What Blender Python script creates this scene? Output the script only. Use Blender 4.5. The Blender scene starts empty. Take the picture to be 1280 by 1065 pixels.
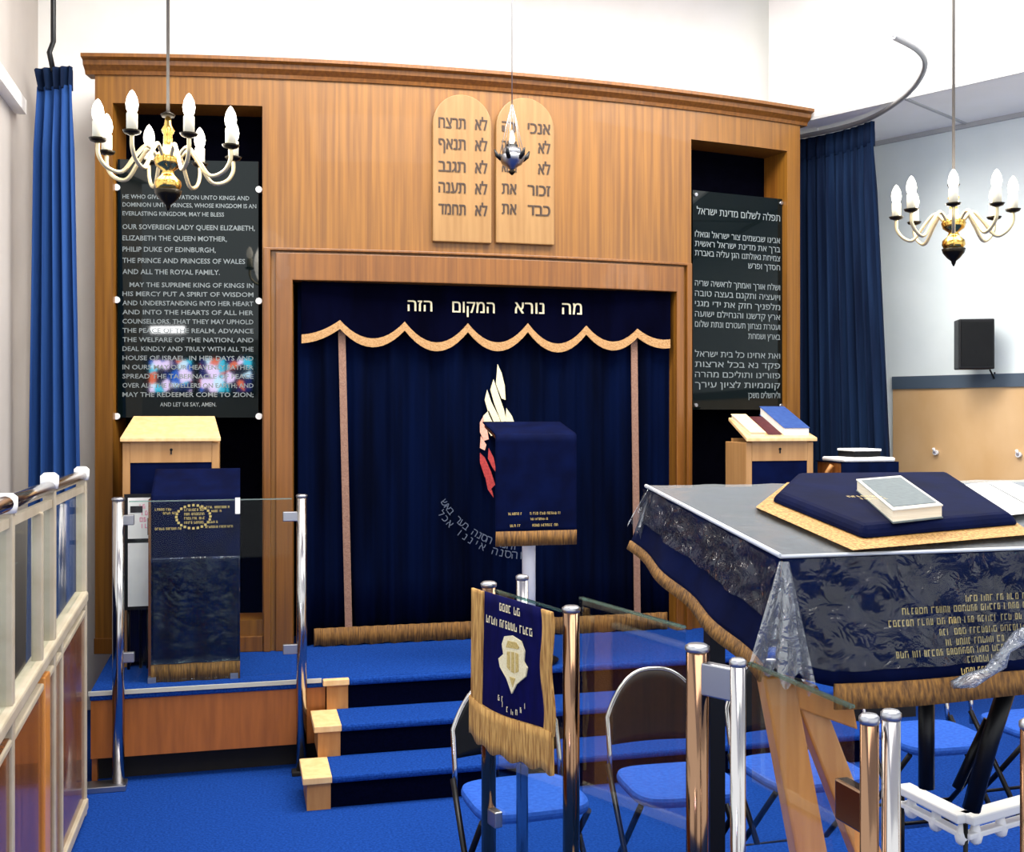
import bpy, bmesh, math, random
from mathutils import Vector, Matrix
from mathutils.geometry import tessellate_polygon
from math import sin, cos, pi, sqrt, radians as R
random.seed(7)
C = bpy.context.scene
COL = C.collection

# ------------------------------------------------------------------ camera
F, CX, HY, CH, YAW = 1350.0, 640.0, 520.0, 1.84, R(14)
S, K = sin(YAW), cos(YAW)
cd = bpy.data.cameras.new('camera'); cam = bpy.data.objects.new('camera', cd); COL.objects.link(cam)
cam.location = (0, 0, CH); cam.rotation_euler = (pi / 2, 0, -YAW)
cd.sensor_width = 36; cd.lens = 36 * F / 1280; cd.shift_y = (HY - 532.5) / 1280; cd.clip_end = 100
C.camera = cam

def ray(px, py):
    t = (px - CX) / F; v = (HY - py) / F
    return Vector((K * t + S, K - S * t, v))
O = Vector((0, 0, CH))
def at_z(px, py, z): return O + ray(px, py) * z
def at_wy(px, py, wy): d = ray(px, py); return O + d * (wy / d.y)
def at_wx(px, py, wx): d = ray(px, py); return O + d * (wx / d.x)
def at_h(px, py, h): d = ray(px, py); return O + d * ((h - CH) / d.z)
FX, FY, FR = 1.423, 16.68, 10.28                      # the bowed front of the ark wall
def at_fac(px, py, off=0):
    d = ray(px, py); a = d.x**2 + d.y**2; b = -2 * (d.x * FX + d.y * FY); c = FX**2 + FY**2 - (FR + off)**2
    return O + d * ((-b - sqrt(b * b - 4 * a * c)) / (2 * a))
def surf(u, v, off=0):                                  # u along the wall, v height
    r = FR; y = FY - sqrt(r * r - (u - FX)**2); n = Vector(((u - FX) / r, (y - FY) / r, 0))
    return Vector((u, y, v)) + n * off
PH = .465                                               # platform height
BH = .30                                                # bimah height

# ------------------------------------------------------------------ materials
def lin(c):
    return tuple(((x / 255) / 12.92 if x / 255 <= .04045 else ((x / 255 + .055) / 1.055)**2.4) for x in c) + (1,)
def N(nt, typ, **kw):
    n = nt.nodes.new(typ)
    for k, v in kw.items():
        if k in n.inputs: n.inputs[k].default_value = v
        else: setattr(n, k, v)
    return n
def base(name):
    m = bpy.data.materials.new(name); m.use_nodes = True
    return m, m.node_tree, m.node_tree.nodes['Principled BSDF']
def mat(name, rgb, rough=.6, metal=0, rgb2=None, scale=(20, 20, 20), bump=0, detail=4, coat=0, sheen=0, spec=None, lo=.35, hi=.65):
    m, nt, b = base(name)
    b.inputs['Base Color'].default_value = lin(rgb)
    b.inputs['Roughness'].default_value = rough; b.inputs['Metallic'].default_value = metal
    b.inputs['Coat Weight'].default_value = coat; b.inputs['Sheen Weight'].default_value = sheen
    if spec is not None: b.inputs['Specular IOR Level'].default_value = spec
    if rgb2 or bump:
        tc = N(nt, 'ShaderNodeTexCoord'); mp = N(nt, 'ShaderNodeMapping'); mp.inputs['Scale'].default_value = scale
        nz = N(nt, 'ShaderNodeTexNoise', Scale=1.0, Detail=detail)
        nt.links.new(tc.outputs['Object'], mp.inputs['Vector']); nt.links.new(mp.outputs['Vector'], nz.inputs['Vector'])
        if rgb2:
            cr = N(nt, 'ShaderNodeValToRGB'); cr.color_ramp.elements[0].color = lin(rgb); cr.color_ramp.elements[1].color = lin(rgb2)
            cr.color_ramp.elements[0].position = lo; cr.color_ramp.elements[1].position = hi
            nt.links.new(nz.outputs['Fac'], cr.inputs['Fac']); nt.links.new(cr.outputs['Color'], b.inputs['Base Color'])
        if bump:
            bp = N(nt, 'ShaderNodeBump', Strength=bump, Distance=.01)
            nt.links.new(nz.outputs['Fac'], bp.inputs['Height']); nt.links.new(bp.outputs['Normal'], b.inputs['Normal'])
    return m
def glass(name, tint=(235, 245, 242), fac=1.0, bump=0, scale=8, rough=.02, addf=0.0, haze=0.0):
    m = bpy.data.materials.new(name); m.use_nodes = True; nt = m.node_tree; nt.nodes.clear()
    out = N(nt, 'ShaderNodeOutputMaterial'); mx = N(nt, 'ShaderNodeMixShader'); tr = N(nt, 'ShaderNodeBsdfTransparent'); gl = N(nt, 'ShaderNodeBsdfGlossy', Roughness=rough)
    fr = N(nt, 'ShaderNodeFresnel', IOR=1.45); mu = N(nt, 'ShaderNodeMath', operation='MULTIPLY_ADD'); mu.inputs[1].default_value = fac; mu.inputs[2].default_value = addf; mu.use_clamp = True
    tr.inputs['Color'].default_value = lin(tint); gl.inputs['Color'].default_value = (1, 1, 1, 1)
    nt.links.new(fr.outputs[0], mu.inputs[0]); nt.links.new(mu.outputs[0], mx.inputs[0]); nt.links.new(tr.outputs[0], mx.inputs[1]); nt.links.new(gl.outputs[0], mx.inputs[2]); nt.links.new(mx.outputs[0], out.inputs[0])
    if haze:
        df = N(nt, 'ShaderNodeBsdfDiffuse'); df.inputs['Color'].default_value = lin(tint); m2 = N(nt, 'ShaderNodeMixShader'); m2.inputs[0].default_value = haze
        nt.links.new(mx.outputs[0], m2.inputs[1]); nt.links.new(df.outputs[0], m2.inputs[2]); nt.links.new(m2.outputs[0], out.inputs[0])
    if bump:
        tc = N(nt, 'ShaderNodeTexCoord'); nz = N(nt, 'ShaderNodeTexNoise', Scale=scale, Detail=3.0); bp = N(nt, 'ShaderNodeBump', Strength=bump, Distance=.03)
        nz.inputs['Distortion'].default_value = 1.2
        nt.links.new(tc.outputs['Object'], nz.inputs['Vector']); nt.links.new(nz.outputs['Fac'], bp.inputs['Height'])
        nt.links.new(bp.outputs['Normal'], gl.inputs['Normal']); nt.links.new(bp.outputs['Normal'], fr.inputs['Normal'])
    return m
def emit(name, rgb, st):
    m, nt, b = base(name); b.inputs['Base Color'].default_value = lin(rgb)
    b.inputs['Emission Color'].default_value = lin(rgb); b.inputs['Emission Strength'].default_value = st
    return m
M = {}
M['oak'] = mat('oak_veneer', (110, 68, 16), .45, 0, (138, 90, 26), (42, 42, 1.2), .04, 5, coat=.08)
M['oak2'] = mat('oak_frame', (106, 62, 15), .42, 0, (130, 80, 23), (50, 50, 1.5), .04, 5, coat=.08)
M['lecternwood'] = mat('light_oak_lectern', (166, 120, 70), .45, 0, (180, 134, 82), (40, 40, 2), .03, 4)
M['walnut'] = mat('varnished_brown_wood', (96, 54, 22), .25, 0, (128, 74, 32), (40, 40, 1.4), .03, 5, coat=.4)
M['panelwood'] = mat('platform_front_wood', (150, 84, 28), .4, 0, (172, 98, 36), (30, 30, 3), .03, 4, coat=.1)
M['palewood'] = mat('pale_birch', (224, 180, 122), .45, 0, (236, 196, 140), (30, 30, 2), .03, 4)
M['tabletwood'] = mat('tablet_maple', (136, 98, 52), .45, 0, (150, 112, 64), (30, 30, 2), .02, 4)
M['blockwood'] = mat('step_end_wood', (168, 112, 56), .45, 0, (186, 132, 72), (30, 30, 4), .02, 4)
M['wallply'] = mat('birch_ply_panelling', (204, 162, 110), .4, 0, (216, 178, 130), (3, 3, 1.5), .0, 5, coat=.1)
M['white'] = mat('white_paint', (240, 238, 232), .8, 0, (244, 242, 238), (3, 3, 3), .02)
M['greywhite'] = mat('cool_white_paint', (222, 230, 228), .8, 0, (228, 235, 233), (3, 3, 3), .02)
M['greywall'] = mat('shade_grey_white_paint', (186, 178, 170), .85, 0, (192, 184, 176), (3, 3, 3), .02)  # white paint with the side wall's shade mixed into the colour
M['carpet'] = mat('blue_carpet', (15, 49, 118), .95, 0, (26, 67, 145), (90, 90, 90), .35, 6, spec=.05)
M['riser'] = mat('shade_dark_riser_carpet', (2, 4, 22), .95, 0, (4, 7, 30), (90, 90, 90), .3, 6, spec=.02)  # tread carpet again, with the risers' shade put into its colour
M['black'] = mat('black_metal', (8, 8, 11), .4, .0, spec=.3)
M['dark'] = mat('dark_navy_lining', (1, 1, 6), .9, 0, (2, 2, 9), (20, 20, 20), .1, spec=.02)
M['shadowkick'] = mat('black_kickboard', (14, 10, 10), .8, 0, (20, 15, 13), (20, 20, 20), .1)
M['velvet'] = mat('navy_velvet', (1, 4, 20), .85, 0, (2, 11, 40), (7, 7, .7), .06, 4, spec=.03)
M['velvet2'] = mat('dark_navy_valance', (1, 1, 12), .85, 0, (2, 3, 22), (9, 9, 2), .05, 4, spec=.02)
M['drape'] = mat('blue_drape', (28, 56, 108), .8, 0, (42, 78, 138), (26, 26, .5), .06, 3, spec=.1)
M['drape2'] = mat('deep_blue_drape', (9, 20, 42), .8, 0, (18, 35, 62), (26, 26, .5), .06, 3, spec=.08)
M['cover'] = mat('navy_cover_cloth', (1, 6, 36), .8, 0, (2, 12, 50), (9, 9, 9), .1, 4, spec=.06)
M['bannerblue'] = mat('royal_blue_banner_cloth', (5, 6, 54), .75, 0, (8, 10, 68), (30, 30, 10), .1, 4, spec=.06)
M['seatblue'] = mat('bright_blue_upholstery', (32, 76, 164), .75, 0, (42, 90, 182), (60, 60, 60), .2, 4, spec=.2)
M['blackpad'] = mat('black_vinyl', (4, 5, 6), .5, 0, (8, 9, 10), (30, 30, 30), .1, 4, spec=.2)
M['fringe'] = mat('gold_fringe', (78, 48, 10), .75, 0, (140, 96, 36), (130, 130, 12), .6, 4)
M['fringelight'] = mat('pale_gold_fringe', (138, 92, 36), .7, 0, (206, 160, 88), (130, 130, 12), .6, 4)
M['braid'] = mat('cream_gold_braid', (162, 118, 68), .65, 0, (184, 142, 92), (120, 120, 120), .4, 3)
M['pinkbraid'] = mat('pink_beige_braid', (128, 92, 74), .65, 0, (146, 110, 90), (120, 120, 120), .4, 3)
M['thread'] = mat('cream_thread', (236, 226, 190), .7, 0, (222, 206, 160), (200, 200, 200), .2)
M['goldthread'] = mat('gold_thread', (176, 150, 84), .6, 0, (206, 180, 110), (200, 200, 200), .2)
M['greythread'] = mat('grey_thread', (72, 80, 98), .7, 0, (86, 94, 110), (200, 200, 200), .2)
M['redthread'] = mat('red_thread', (150, 36, 40), .7, 0, (186, 60, 52), (90, 90, 90), .2)
M['pinkthread'] = mat('salmon_thread', (226, 152, 128), .7, 0, (236, 176, 150), (90, 90, 90), .2)
M['chrome'] = mat('polished_steel', (186, 182, 180), .16, 1.0)
M['brownish'] = mat('brown_reflection_steel', (140, 108, 84), .14, 1.0)  # chrome with the brown of its reflections put into the colour
M['satin'] = mat('satin_steel', (170, 170, 174), .35, 1.0)
M['whitemetal'] = mat('white_enamel', (238, 236, 232), .35, 0, None)
M['cream'] = mat('cream_enamel_rail', (172, 158, 134), .4, 0, (186, 174, 152), (9, 9, 9), 0)
M['brass'] = mat('polished_brass', (226, 184, 96), .18, 1.0)
M['silver'] = mat('cream_gilt_arm', (206, 190, 150), .3, .6)
M['darkbrass'] = mat('dark_drip_pan', (34, 28, 18), .35, .8)
M['candle'] = mat('candle_sleeve', (240, 232, 206), .5)
M['bulb'] = emit('lit_candle_bulb', (255, 248, 232), 2.2)
M['flame'] = emit('small_flame', (255, 240, 205), 3.0)
M['panelglass'] = mat('black_glass_sheet', (7, 15, 15), .03, 0, spec=.3)
M['ink'] = mat('dark_brown_letters', (54, 34, 18), .6)
M['panelink'] = mat('pale_grey_letters', (122, 130, 130), .6)
M['pane'] = glass('clear_pane', (249, 252, 251), .13)
M['paneedge'] = glass('pane_edge', (190, 222, 214), .6, addf=.10, rough=.15)
M['plastic'] = glass('clear_plastic_sheet', (240, 246, 250), .7, .7, 15, .06, addf=.006, haze=.007)
M['plasticthin'] = glass('thin_clear_sleeve', (244, 250, 250), .4, .3, 13, .08, addf=.0, haze=.003)
M['plastictop'] = glass('clear_plastic_top_sheet', (232, 240, 244), .8, .12, 6, .2, addf=.03, haze=.13)
M['plasticedge'] = glass('folded_plastic_edge', (230, 234, 240), 1.0, .2, 20, .3, addf=.3, haze=.45)
M['plastic2'] = glass('crumpled_clear_plastic', (226, 230, 236), 1.0, .8, 16, .12, addf=.12, haze=.08)
M['paper'] = mat('white_paper', (236, 234, 230), .8, 0, (228, 226, 224), (12, 12, 12), .05)
M['page'] = mat('page_block', (228, 214, 186), .8, 0, (238, 228, 204), (4, 4, 300), .1)
M['greycover'] = mat('grey_book_cloth', (74, 86, 90), .6, 0, (86, 98, 100), (60, 60, 60), .1)
M['creamedge'] = mat('pale_book_edge', (196, 192, 180), .7)
M['chain'] = mat('dull_chain_metal', (88, 82, 76), .6)
M['bluecover'] = mat('blue_book_cloth', (38, 66, 128), .55, 0, (50, 80, 140), (40, 40, 40), .1)
M['redcover'] = mat('dark_red_book_cloth', (66, 20, 26), .55, 0, (80, 28, 32), (40, 40, 40), .1)
M['tancover'] = mat('tan_page', (232, 196, 146), .7, 0, (238, 208, 164), (40, 40, 40), .1)
M['orangewood'] = mat('orange_reflection_wood', (196, 124, 52), .3, 0, (216, 146, 70), (30, 30, 3), .03, 4, coat=.3)
M['darkline'] = mat('grey_ceiling_bar', (176, 176, 174), .6)
M['railgrey'] = mat('grey_track_metal', (150, 150, 152), .4, .6)
M['dado'] = mat('dark_grey_dado', (70, 84, 98), .5)
M['pink'] = mat('pink_print', (226, 130, 160), .8)
M['blackprint'] = mat('black_print', (30, 26, 34), .8)
M['winframe'] = mat('dark_window_frame', (30, 24, 20), .6)

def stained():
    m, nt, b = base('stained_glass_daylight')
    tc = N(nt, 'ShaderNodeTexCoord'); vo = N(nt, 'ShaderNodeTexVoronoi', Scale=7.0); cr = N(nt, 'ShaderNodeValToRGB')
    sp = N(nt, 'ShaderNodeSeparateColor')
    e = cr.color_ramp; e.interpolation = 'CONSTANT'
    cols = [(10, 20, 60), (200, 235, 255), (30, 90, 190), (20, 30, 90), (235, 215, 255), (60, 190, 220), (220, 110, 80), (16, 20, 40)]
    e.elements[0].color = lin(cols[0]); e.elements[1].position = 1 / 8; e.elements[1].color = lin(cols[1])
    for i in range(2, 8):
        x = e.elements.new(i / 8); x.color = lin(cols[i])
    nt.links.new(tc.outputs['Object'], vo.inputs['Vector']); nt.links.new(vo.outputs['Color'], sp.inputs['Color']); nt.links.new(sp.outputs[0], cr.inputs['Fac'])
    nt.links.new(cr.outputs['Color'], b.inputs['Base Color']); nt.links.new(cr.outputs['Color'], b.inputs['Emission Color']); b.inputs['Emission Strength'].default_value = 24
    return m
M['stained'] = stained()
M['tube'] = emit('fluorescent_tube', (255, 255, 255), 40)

# ------------------------------------------------------------------ mesh building
class MB:
    def __init__(s): s.v = []; s.f = []; s.smooth = []
    def add(s, vs, fs, smooth=False):
        o = len(s.v); s.v += [Vector(v) for v in vs]
        for f in fs: s.f.append([i + o for i in f]); s.smooth.append(smooth)
        return s
    def box(s, a, b, mtx=None):
        a, b = Vector(a), Vector(b)
        vs = [Vector((x, y, z)) for x in (a.x, b.x) for y in (a.y, b.y) for z in (a.z, b.z)]
        if mtx: vs = [mtx @ v for v in vs]
        return s.add(vs, [(0, 1, 3, 2), (4, 6, 7, 5), (0, 4, 5, 1), (2, 3, 7, 6), (0, 2, 6, 4), (1, 5, 7, 3)])
    def hexa(s, lo, hi):                                 # 4 lower + 4 upper corners
        n = len(lo); vs = list(lo) + list(hi)
        fs = [tuple(range(n))[::-1], tuple(range(n, 2 * n))] + [(i, (i + 1) % n, n + (i + 1) % n, n + i) for i in range(n)]
        return s.add(vs, fs)
    def tube(s, pts, r, seg=12, cap=True):
        pts = [Vector(p) for p in pts]; rs = r if isinstance(r, (list, tuple)) else [r] * len(pts)
        vs = []; fs = []; ref = None
        for i, p in enumerate(pts):
            d = (pts[min(i + 1, len(pts) - 1)] - pts[max(i - 1, 0)]).normalized()
            if ref is None: ref = Vector((1, 0, 0)) if abs(d.x) < .8 else Vector((0, 1, 0))
            a = (ref - d * ref.dot(d)).normalized(); ref = a; b = d.cross(a)
            for k in range(seg):
                w = 2 * pi * k / seg; vs.append(p + (a * cos(w) + b * sin(w)) * rs[i])
        for i in range(len(pts) - 1):
            for k in range(seg): fs.append((i * seg + k, i * seg + (k + 1) % seg, (i + 1) * seg + (k + 1) % seg, (i + 1) * seg + k))
        s.add(vs, fs, True)
        if cap:
            n = len(s.v) - len(vs); s.f.append([n + k for k in range(seg)][::-1]); s.smooth.append(False)
            s.f.append([n + (len(pts) - 1) * seg + k for k in range(seg)]); s.smooth.append(False)
        return s
    def lathe(s, prof, c=(0, 0, 0), seg=20, squash=1):
        c = Vector(c); vs = []; fs = []
        for r, z in prof:
            for k in range(seg): w = 2 * pi * k / seg; vs.append(c + Vector((r * cos(w), r * sin(w) * squash, z)))
        for i in range(len(prof) - 1):
            for k in range(seg): fs.append((i * seg + k, i * seg + (k + 1) % seg, (i + 1) * seg + (k + 1) % seg, (i + 1) * seg + k))
        fs.append(tuple(range(seg))[::-1]); fs.append(tuple((len(prof) - 1) * seg + k for k in range(seg)))
        return s.add(vs, fs, True)
    def grid(s, fn, nu, nv, smooth=True):
        vs = [fn(i / nu, j / nv) for j in range(nv + 1) for i in range(nu + 1)]
        return s.add(vs, [(j * (nu + 1) + i, j * (nu + 1) + i + 1, (j + 1) * (nu + 1) + i + 1, (j + 1) * (nu + 1) + i) for j in range(nv) for i in range(nu)], smooth)
    def shell(s, fn, gn, nu, nv, smooth=True):          # closed sheet: front fn, back gn
        n0 = len(s.v); s.grid(fn, nu, nv, smooth); n1 = len(s.v); s.grid(gn, nu, nv, smooth)
        w = nu + 1
        ring = [i for i in range(w)] + [j * w + nu for j in range(1, nv + 1)] + [nv * w + i for i in range(nu - 1, -1, -1)] + [j * w for j in range(nv - 1, 0, -1)]
        for a, b in zip(ring, ring[1:] + ring[:1]):
            s.f.append([n0 + a, n0 + b, n1 + b, n1 + a]); s.smooth.append(False)
        return s
    def slab(s, us, vs_, keep, f0, f1):                  # grid with openings; f0/f1(u,v) = front/back
        nu, nv = len(us), len(vs_); n0 = len(s.v)
        s.v += [f0(u, v) for v in vs_ for u in us] + [f1(u, v) for v in vs_ for u in us]
        B = n0 + nu * nv; cell = {}
        for j in range(nv - 1):
            for i in range(nu - 1): cell[i, j] = keep((us[i] + us[i + 1]) / 2, (vs_[j] + vs_[j + 1]) / 2)
        def q(*a): s.f.append(list(a)); s.smooth.append(False)
        for (i, j), k in cell.items():
            if not k: continue
            a, b, c, d = j * nu + i, j * nu + i + 1, (j + 1) * nu + i + 1, (j + 1) * nu + i
            q(n0 + a, n0 + b, n0 + c, n0 + d); q(B + a, B + d, B + c, B + b)
            for (ni, nj), (e, f) in (((i, j - 1), (a, b)), ((i + 1, j), (b, c)), ((i, j + 1), (c, d)), ((i - 1, j), (d, a))):
                if not cell.get((ni, nj)): q(n0 + e, B + e, B + f, n0 + f)
        return s
    def poly(s, pts, thick):                             # prism: outline pts pushed along vector thick
        t = Vector(thick); return s.hexa([Vector(p) for p in pts], [Vector(p) + t for p in pts])
    def strip(s, pts, offs, thick):                       # ribbon between two poly-lines with thickness
        n = len(pts); t = Vector(thick); vs = []
        for p, o in zip(pts, offs): vs += [Vector(p), Vector(o), Vector(o) + t, Vector(p) + t]
        fs = []
        for i in range(n - 1):
            for k in range(4): fs.append((4 * i + k, 4 * i + (k + 1) % 4, 4 * i + 4 + (k + 1) % 4, 4 * i + 4 + k))
        fs += [(0, 3, 2, 1), (4 * n - 4, 4 * n - 3, 4 * n - 2, 4 * n - 1)]
        return s.add(vs, fs)
    def text(s, body, mapf, size, align='LEFT', width=None, hebrew=False, bold=0):
        if hebrew: return s.hebrew(body, mapf, size, align, width, bold)
        c = bpy.data.curves.new('t', 'FONT'); c.body = body; c.size = 1; c.resolution_u = 2; c.offset = bold
        o = bpy.data.objects.new('t', c); COL.objects.link(o)
        me = bpy.data.meshes.new_from_object(o.evaluated_get(bpy.context.evaluated_depsgraph_get()))
        bpy.data.objects.remove(o); bpy.data.curves.remove(c)
        if len(me.vertices):
            xs = [v.co.x for v in me.vertices]; x0, x1 = min(xs), max(xs); sx = size
            if width: sx = min(width / (x1 - x0), size * 1.6)
            dx = {'LEFT': 0, 'CENTER': -(x1 - x0) / 2, 'RIGHT': -(x1 - x0)}[align]
            s.add([mapf((v.co.x - x0 + dx) * sx, v.co.y * size) for v in me.vertices], [tuple(p.vertices) for p in me.polygons])
        bpy.data.meshes.remove(me)
        return s
    def hebrew(s, body, mapf, size, align, width, bold):  # stroke outlines filled one by one, so that they may overlap
        c = bpy.data.curves.new('t', 'FONT'); c.body = body[::-1]; c.size = 1; c.resolution_u = 2; c.fill_mode = 'NONE'
        o = bpy.data.objects.new('t', c); COL.objects.link(o)
        me = bpy.data.meshes.new_from_object(o.evaluated_get(bpy.context.evaluated_depsgraph_get()))
        bpy.data.objects.remove(o); bpy.data.curves.remove(c)
        nb = {}
        for e in me.edges:
            a, b = e.vertices; nb.setdefault(a, []).append(b); nb.setdefault(b, []).append(a)
        seen = set(); loops = []
        for v0 in sorted(nb):
            if v0 in seen: continue
            lp = [v0]; seen.add(v0); cur = v0
            while True:
                nx = [q for q in nb[cur] if q not in seen]
                if not nx: break
                cur = nx[0] if cur != v0 or v0 + 1 not in nx else v0 + 1
                lp.append(cur); seen.add(cur)
            if len(lp) > 2: loops.append([Vector((me.vertices[k].co.x, me.vertices[k].co.y, 0)) for k in lp])
        bpy.data.meshes.remove(me)
        area = lambda L: sum(L[k - 1].x * L[k].y - L[k].x * L[k - 1].y for k in range(len(L))) / 2
        def inside(p, L):
            r = False
            for k in range(len(L)):
                a, b = L[k - 1], L[k]
                if (a.y > p.y) != (b.y > p.y) and p.x < (b.x - a.x) * (p.y - a.y) / (b.y - a.y) + a.x: r = not r
            return r
        big = max(loops, key=lambda L: abs(area(L))); sgn = 1 if area(big) > 0 else -1
        outs = [L for L in loops if area(L) * sgn > 0]; holes = [L for L in loops if area(L) * sgn <= 0]
        xs = [p.x for L in loops for p in L]; x0, x1 = min(xs), max(xs)
        sx = min(width / (x1 - x0), size * 1.6) if width else size
        dx = {'LEFT': 0, 'CENTER': -(x1 - x0) / 2, 'RIGHT': -(x1 - x0)}[align]
        m0 = mapf(0, 0); nn = (mapf(.01, 0) - m0).cross(mapf(0, .01) - m0).normalized()
        for q, sh in enumerate((-.35, 0, .35) if bold else (0,)):
            for k, L in enumerate(outs):
                hs = [h for h in holes if all(inside(p, L) for p in h[::3])]
                polys = [L] + hs; flat = [p for P in polys for p in P]
                tri = tessellate_polygon(polys); dz = nn * (.00025 * (k % 3 + 3 * q))
                s.add([mapf((p.x - x0 + dx) * sx + sh * bold * size, p.y * size) + dz for p in flat], [tuple(t) for t in tri])
        return s
    def scribble(s, mapf, x0, x1, y, h, rng, word=(2, 7)):   # worn lettering, too small to read
        x = x0
        def r(a, b, c, d): s.add([mapf(a, b), mapf(c, b), mapf(c, d), mapf(a, d)], [(0, 1, 2, 3)])
        while x < x1 - h * .4:
            for _ in range(rng.randint(*word)):
                w = h * rng.uniform(.45, .7); st = h * .17
                if x + w > x1: break
                r(x, y, x + st, y + h)
                if rng.random() < .7: r(x + w - st, y, x + w, y + h * rng.uniform(.6, 1))
                if rng.random() < .7: r(x + st, y + h - st, x + w - st * .5, y + h)
                if rng.random() < .5: r(x + st, y, x + w - st, y + st)
                x += w + h * .2
            x += h * .5
        return s

ROOT = {}
def finish(name, mb, m, parent=None, loc=None, local=False, bevel=0, label=None, ink=None):
    me = bpy.data.meshes.new(name); o = bpy.data.objects.new(name, me); COL.objects.link(o)
    L = Vector((0, 0, 0))
    if parent is not None:
        o.parent = parent; L = ROOT[parent.name]
    elif loc is not None:
        L = Vector(loc); o.location = L
    ROOT[o.name] = L
    if local: L = Vector((0, 0, 0))
    n0 = len(mb.f)
    for g_, _ in (ink or ()):
        k_ = len(mb.v); mb.v = mb.v + g_.v; mb.f = mb.f + [[i + k_ for i in f_] for f_ in g_.f]; mb.smooth = mb.smooth + g_.smooth
    me.from_pydata([v - L for v in mb.v], [], mb.f)
    me.polygons.foreach_set('use_smooth', mb.smooth)
    me.materials.append(M[m]); j = n0
    for q_, (g_, mk) in enumerate(ink or ()):
        me.materials.append(M[mk])
        for p_ in list(me.polygons)[j:j + len(g_.f)]: p_.material_index = q_ + 1
        j += len(g_.f)
    me.validate()
    bm = bmesh.new(); bm.from_mesh(me); bmesh.ops.recalc_face_normals(bm, faces=bm.faces); bm.to_mesh(me); bm.free()
    if bevel:
        b = o.modifiers.new('bevel', 'BEVEL'); b.width = bevel; b.segments = 2; b.limit_method = 'ANGLE'; b.angle_limit = R(40)
    if label: o['label'] = label
    return o
def tag(o, label, cat, group=None):
    o['label'] = label; o['category'] = cat
    if group: o['group'] = group
    return o
def thing(name, label, cat, loc, group=None, rz=0):
    o = bpy.data.objects.new(name, None); COL.objects.link(o); o.location = loc; o.rotation_euler = (0, 0, rz); o.empty_display_size = .1
    ROOT[o.name] = Vector(loc)
    return tag(o, label, cat, group)
def struct(name, mb, m, **kw):
    o = finish(name, mb, m, **kw); o['kind'] = 'structure'; return o
def dup(root, loc, rz, label, group=None):
    r = root.copy(); COL.objects.link(r); r.location = loc; r.rotation_euler = (0, 0, rz); r['label'] = label; ROOT[r.name] = Vector(loc)
    if group: r['group'] = group
    for ch in list(root.children):
        c = ch.copy(); COL.objects.link(c); c.parent = r
        for g in ch.children:
            d = g.copy(); COL.objects.link(d); d.parent = c
    return r
def lerp(a, b, t): return a + (b - a) * t
def frange(a, b, n): return [a + (b - a) * i / n for i in range(n + 1)]

# ------------------------------------------------------------------ the setting
CEIL, LOW = 4.9, 3.86
WB = 7.2
struct('floor', MB().box((-7, -3.2, -.1), (9, 8.2, 0)), 'carpet')
struct('wall_back', MB().box((-1.33, WB, 0), (4.5, WB + .12, CEIL)), 'white')
struct('wall_left', MB().box((-1.33, 5.2, 0), (-1.23, WB, CEIL)), 'greywall')
struct('trim_1', MB().box((-1.23, 5.2, 3.52), (-1.17, 6.5, 3.6)), 'white')
struct('ceiling', MB().box((-1.33, -3.2, CEIL), (8.6, WB + .3, CEIL + .1)), 'white')
# right-hand wall, running away at an angle
def wr(t, h, off=0):                                     # t metres along the wall from its far end
    X, z = 2.53 + .68 * t - .73 * off, 8.13 - .73 * t - .68 * off
    return Vector((K * X + S * z, -S * X + K * z, h))
def wrbox(t0, t1, h0, h1, o0, o1):
    return MB().hexa([wr(t0, h0, o0), wr(t1, h0, o0), wr(t1, h0, o1), wr(t0, h0, o1)], [wr(t0, h1, o0), wr(t1, h1, o0), wr(t1, h1, o1), wr(t0, h1, o1)])
DA = 2.035
struct('wall_right', wrbox(-.1, 7, 0, LOW, -.12, 0), 'greywhite')
po = thing('wall_panelling', 'pale birch plywood panelling below the dark dado on the angled wall', 'panelling', wr(.4, 0))
for k in range(6):
    a = .37 + k * 1.1; finish('board', wrbox(a, a + 1.095, 0, DA, 0, .02), 'wallply', po)
struct('trim_2', wrbox(.37, 7, DA, DA + .09, 0, .035), 'dado')
for i, px in enumerate((1172, 1276)):
    t = .9 if i == 0 else 1.35
    for q in range(400):
        p = wr(q * .01, 1.6); d = (p - O); u = (d.x * K - d.y * S) / (d.x * S + d.y * K) * F + CX
        if u >= px: t = q * .01; break
    c = wr(t, 1.84 - 45 / F * 7.7 , .02); h = MB()
    h.tube([c, wr(t, c.z, .05)], .018, 10); h.tube([wr(t, c.z, .05), wr(t, c.z + .03, .07)], .01, 8)
    tag(finish('coat_hook', h, 'whitemetal', loc=c), 'small white hook on the ply panelling, ' + ('nearer the blue drape' if i == 0 else 'farther from the blue drape'), 'hook')
# soffit along the angled wall, with a fascia up to the ceiling
SO = .9
struct('ceiling_soffit', wrbox(-.1, 7, LOW, LOW + .08, 0, SO), 'white')
struct('wall_bulkhead', wrbox(-.1, 7, LOW + .08, CEIL, SO - .06, SO), 'white')
struct('trim_5', wrbox(-.1, 7, LOW - .03, LOW, 0, .025), 'darkline')
struct('trim_3', wrbox(-.1, 7, LOW - .012, LOW + .01, SO, SO + .012), 'darkline')
tb = MB()
for q in (.9, 2.4, 3.9):
    tb.hexa([wr(q, LOW - .01, .03), wr(q + .02, LOW - .01, .03), wr(q + .02, LOW - .01, SO - .02), wr(q, LOW - .01, SO - .02)], [wr(q, LOW, .03), wr(q + .02, LOW, .03), wr(q + .02, LOW, SO - .02), wr(q, LOW, SO - .02)])
struct('trim_4', tb, 'darkline')
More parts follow.
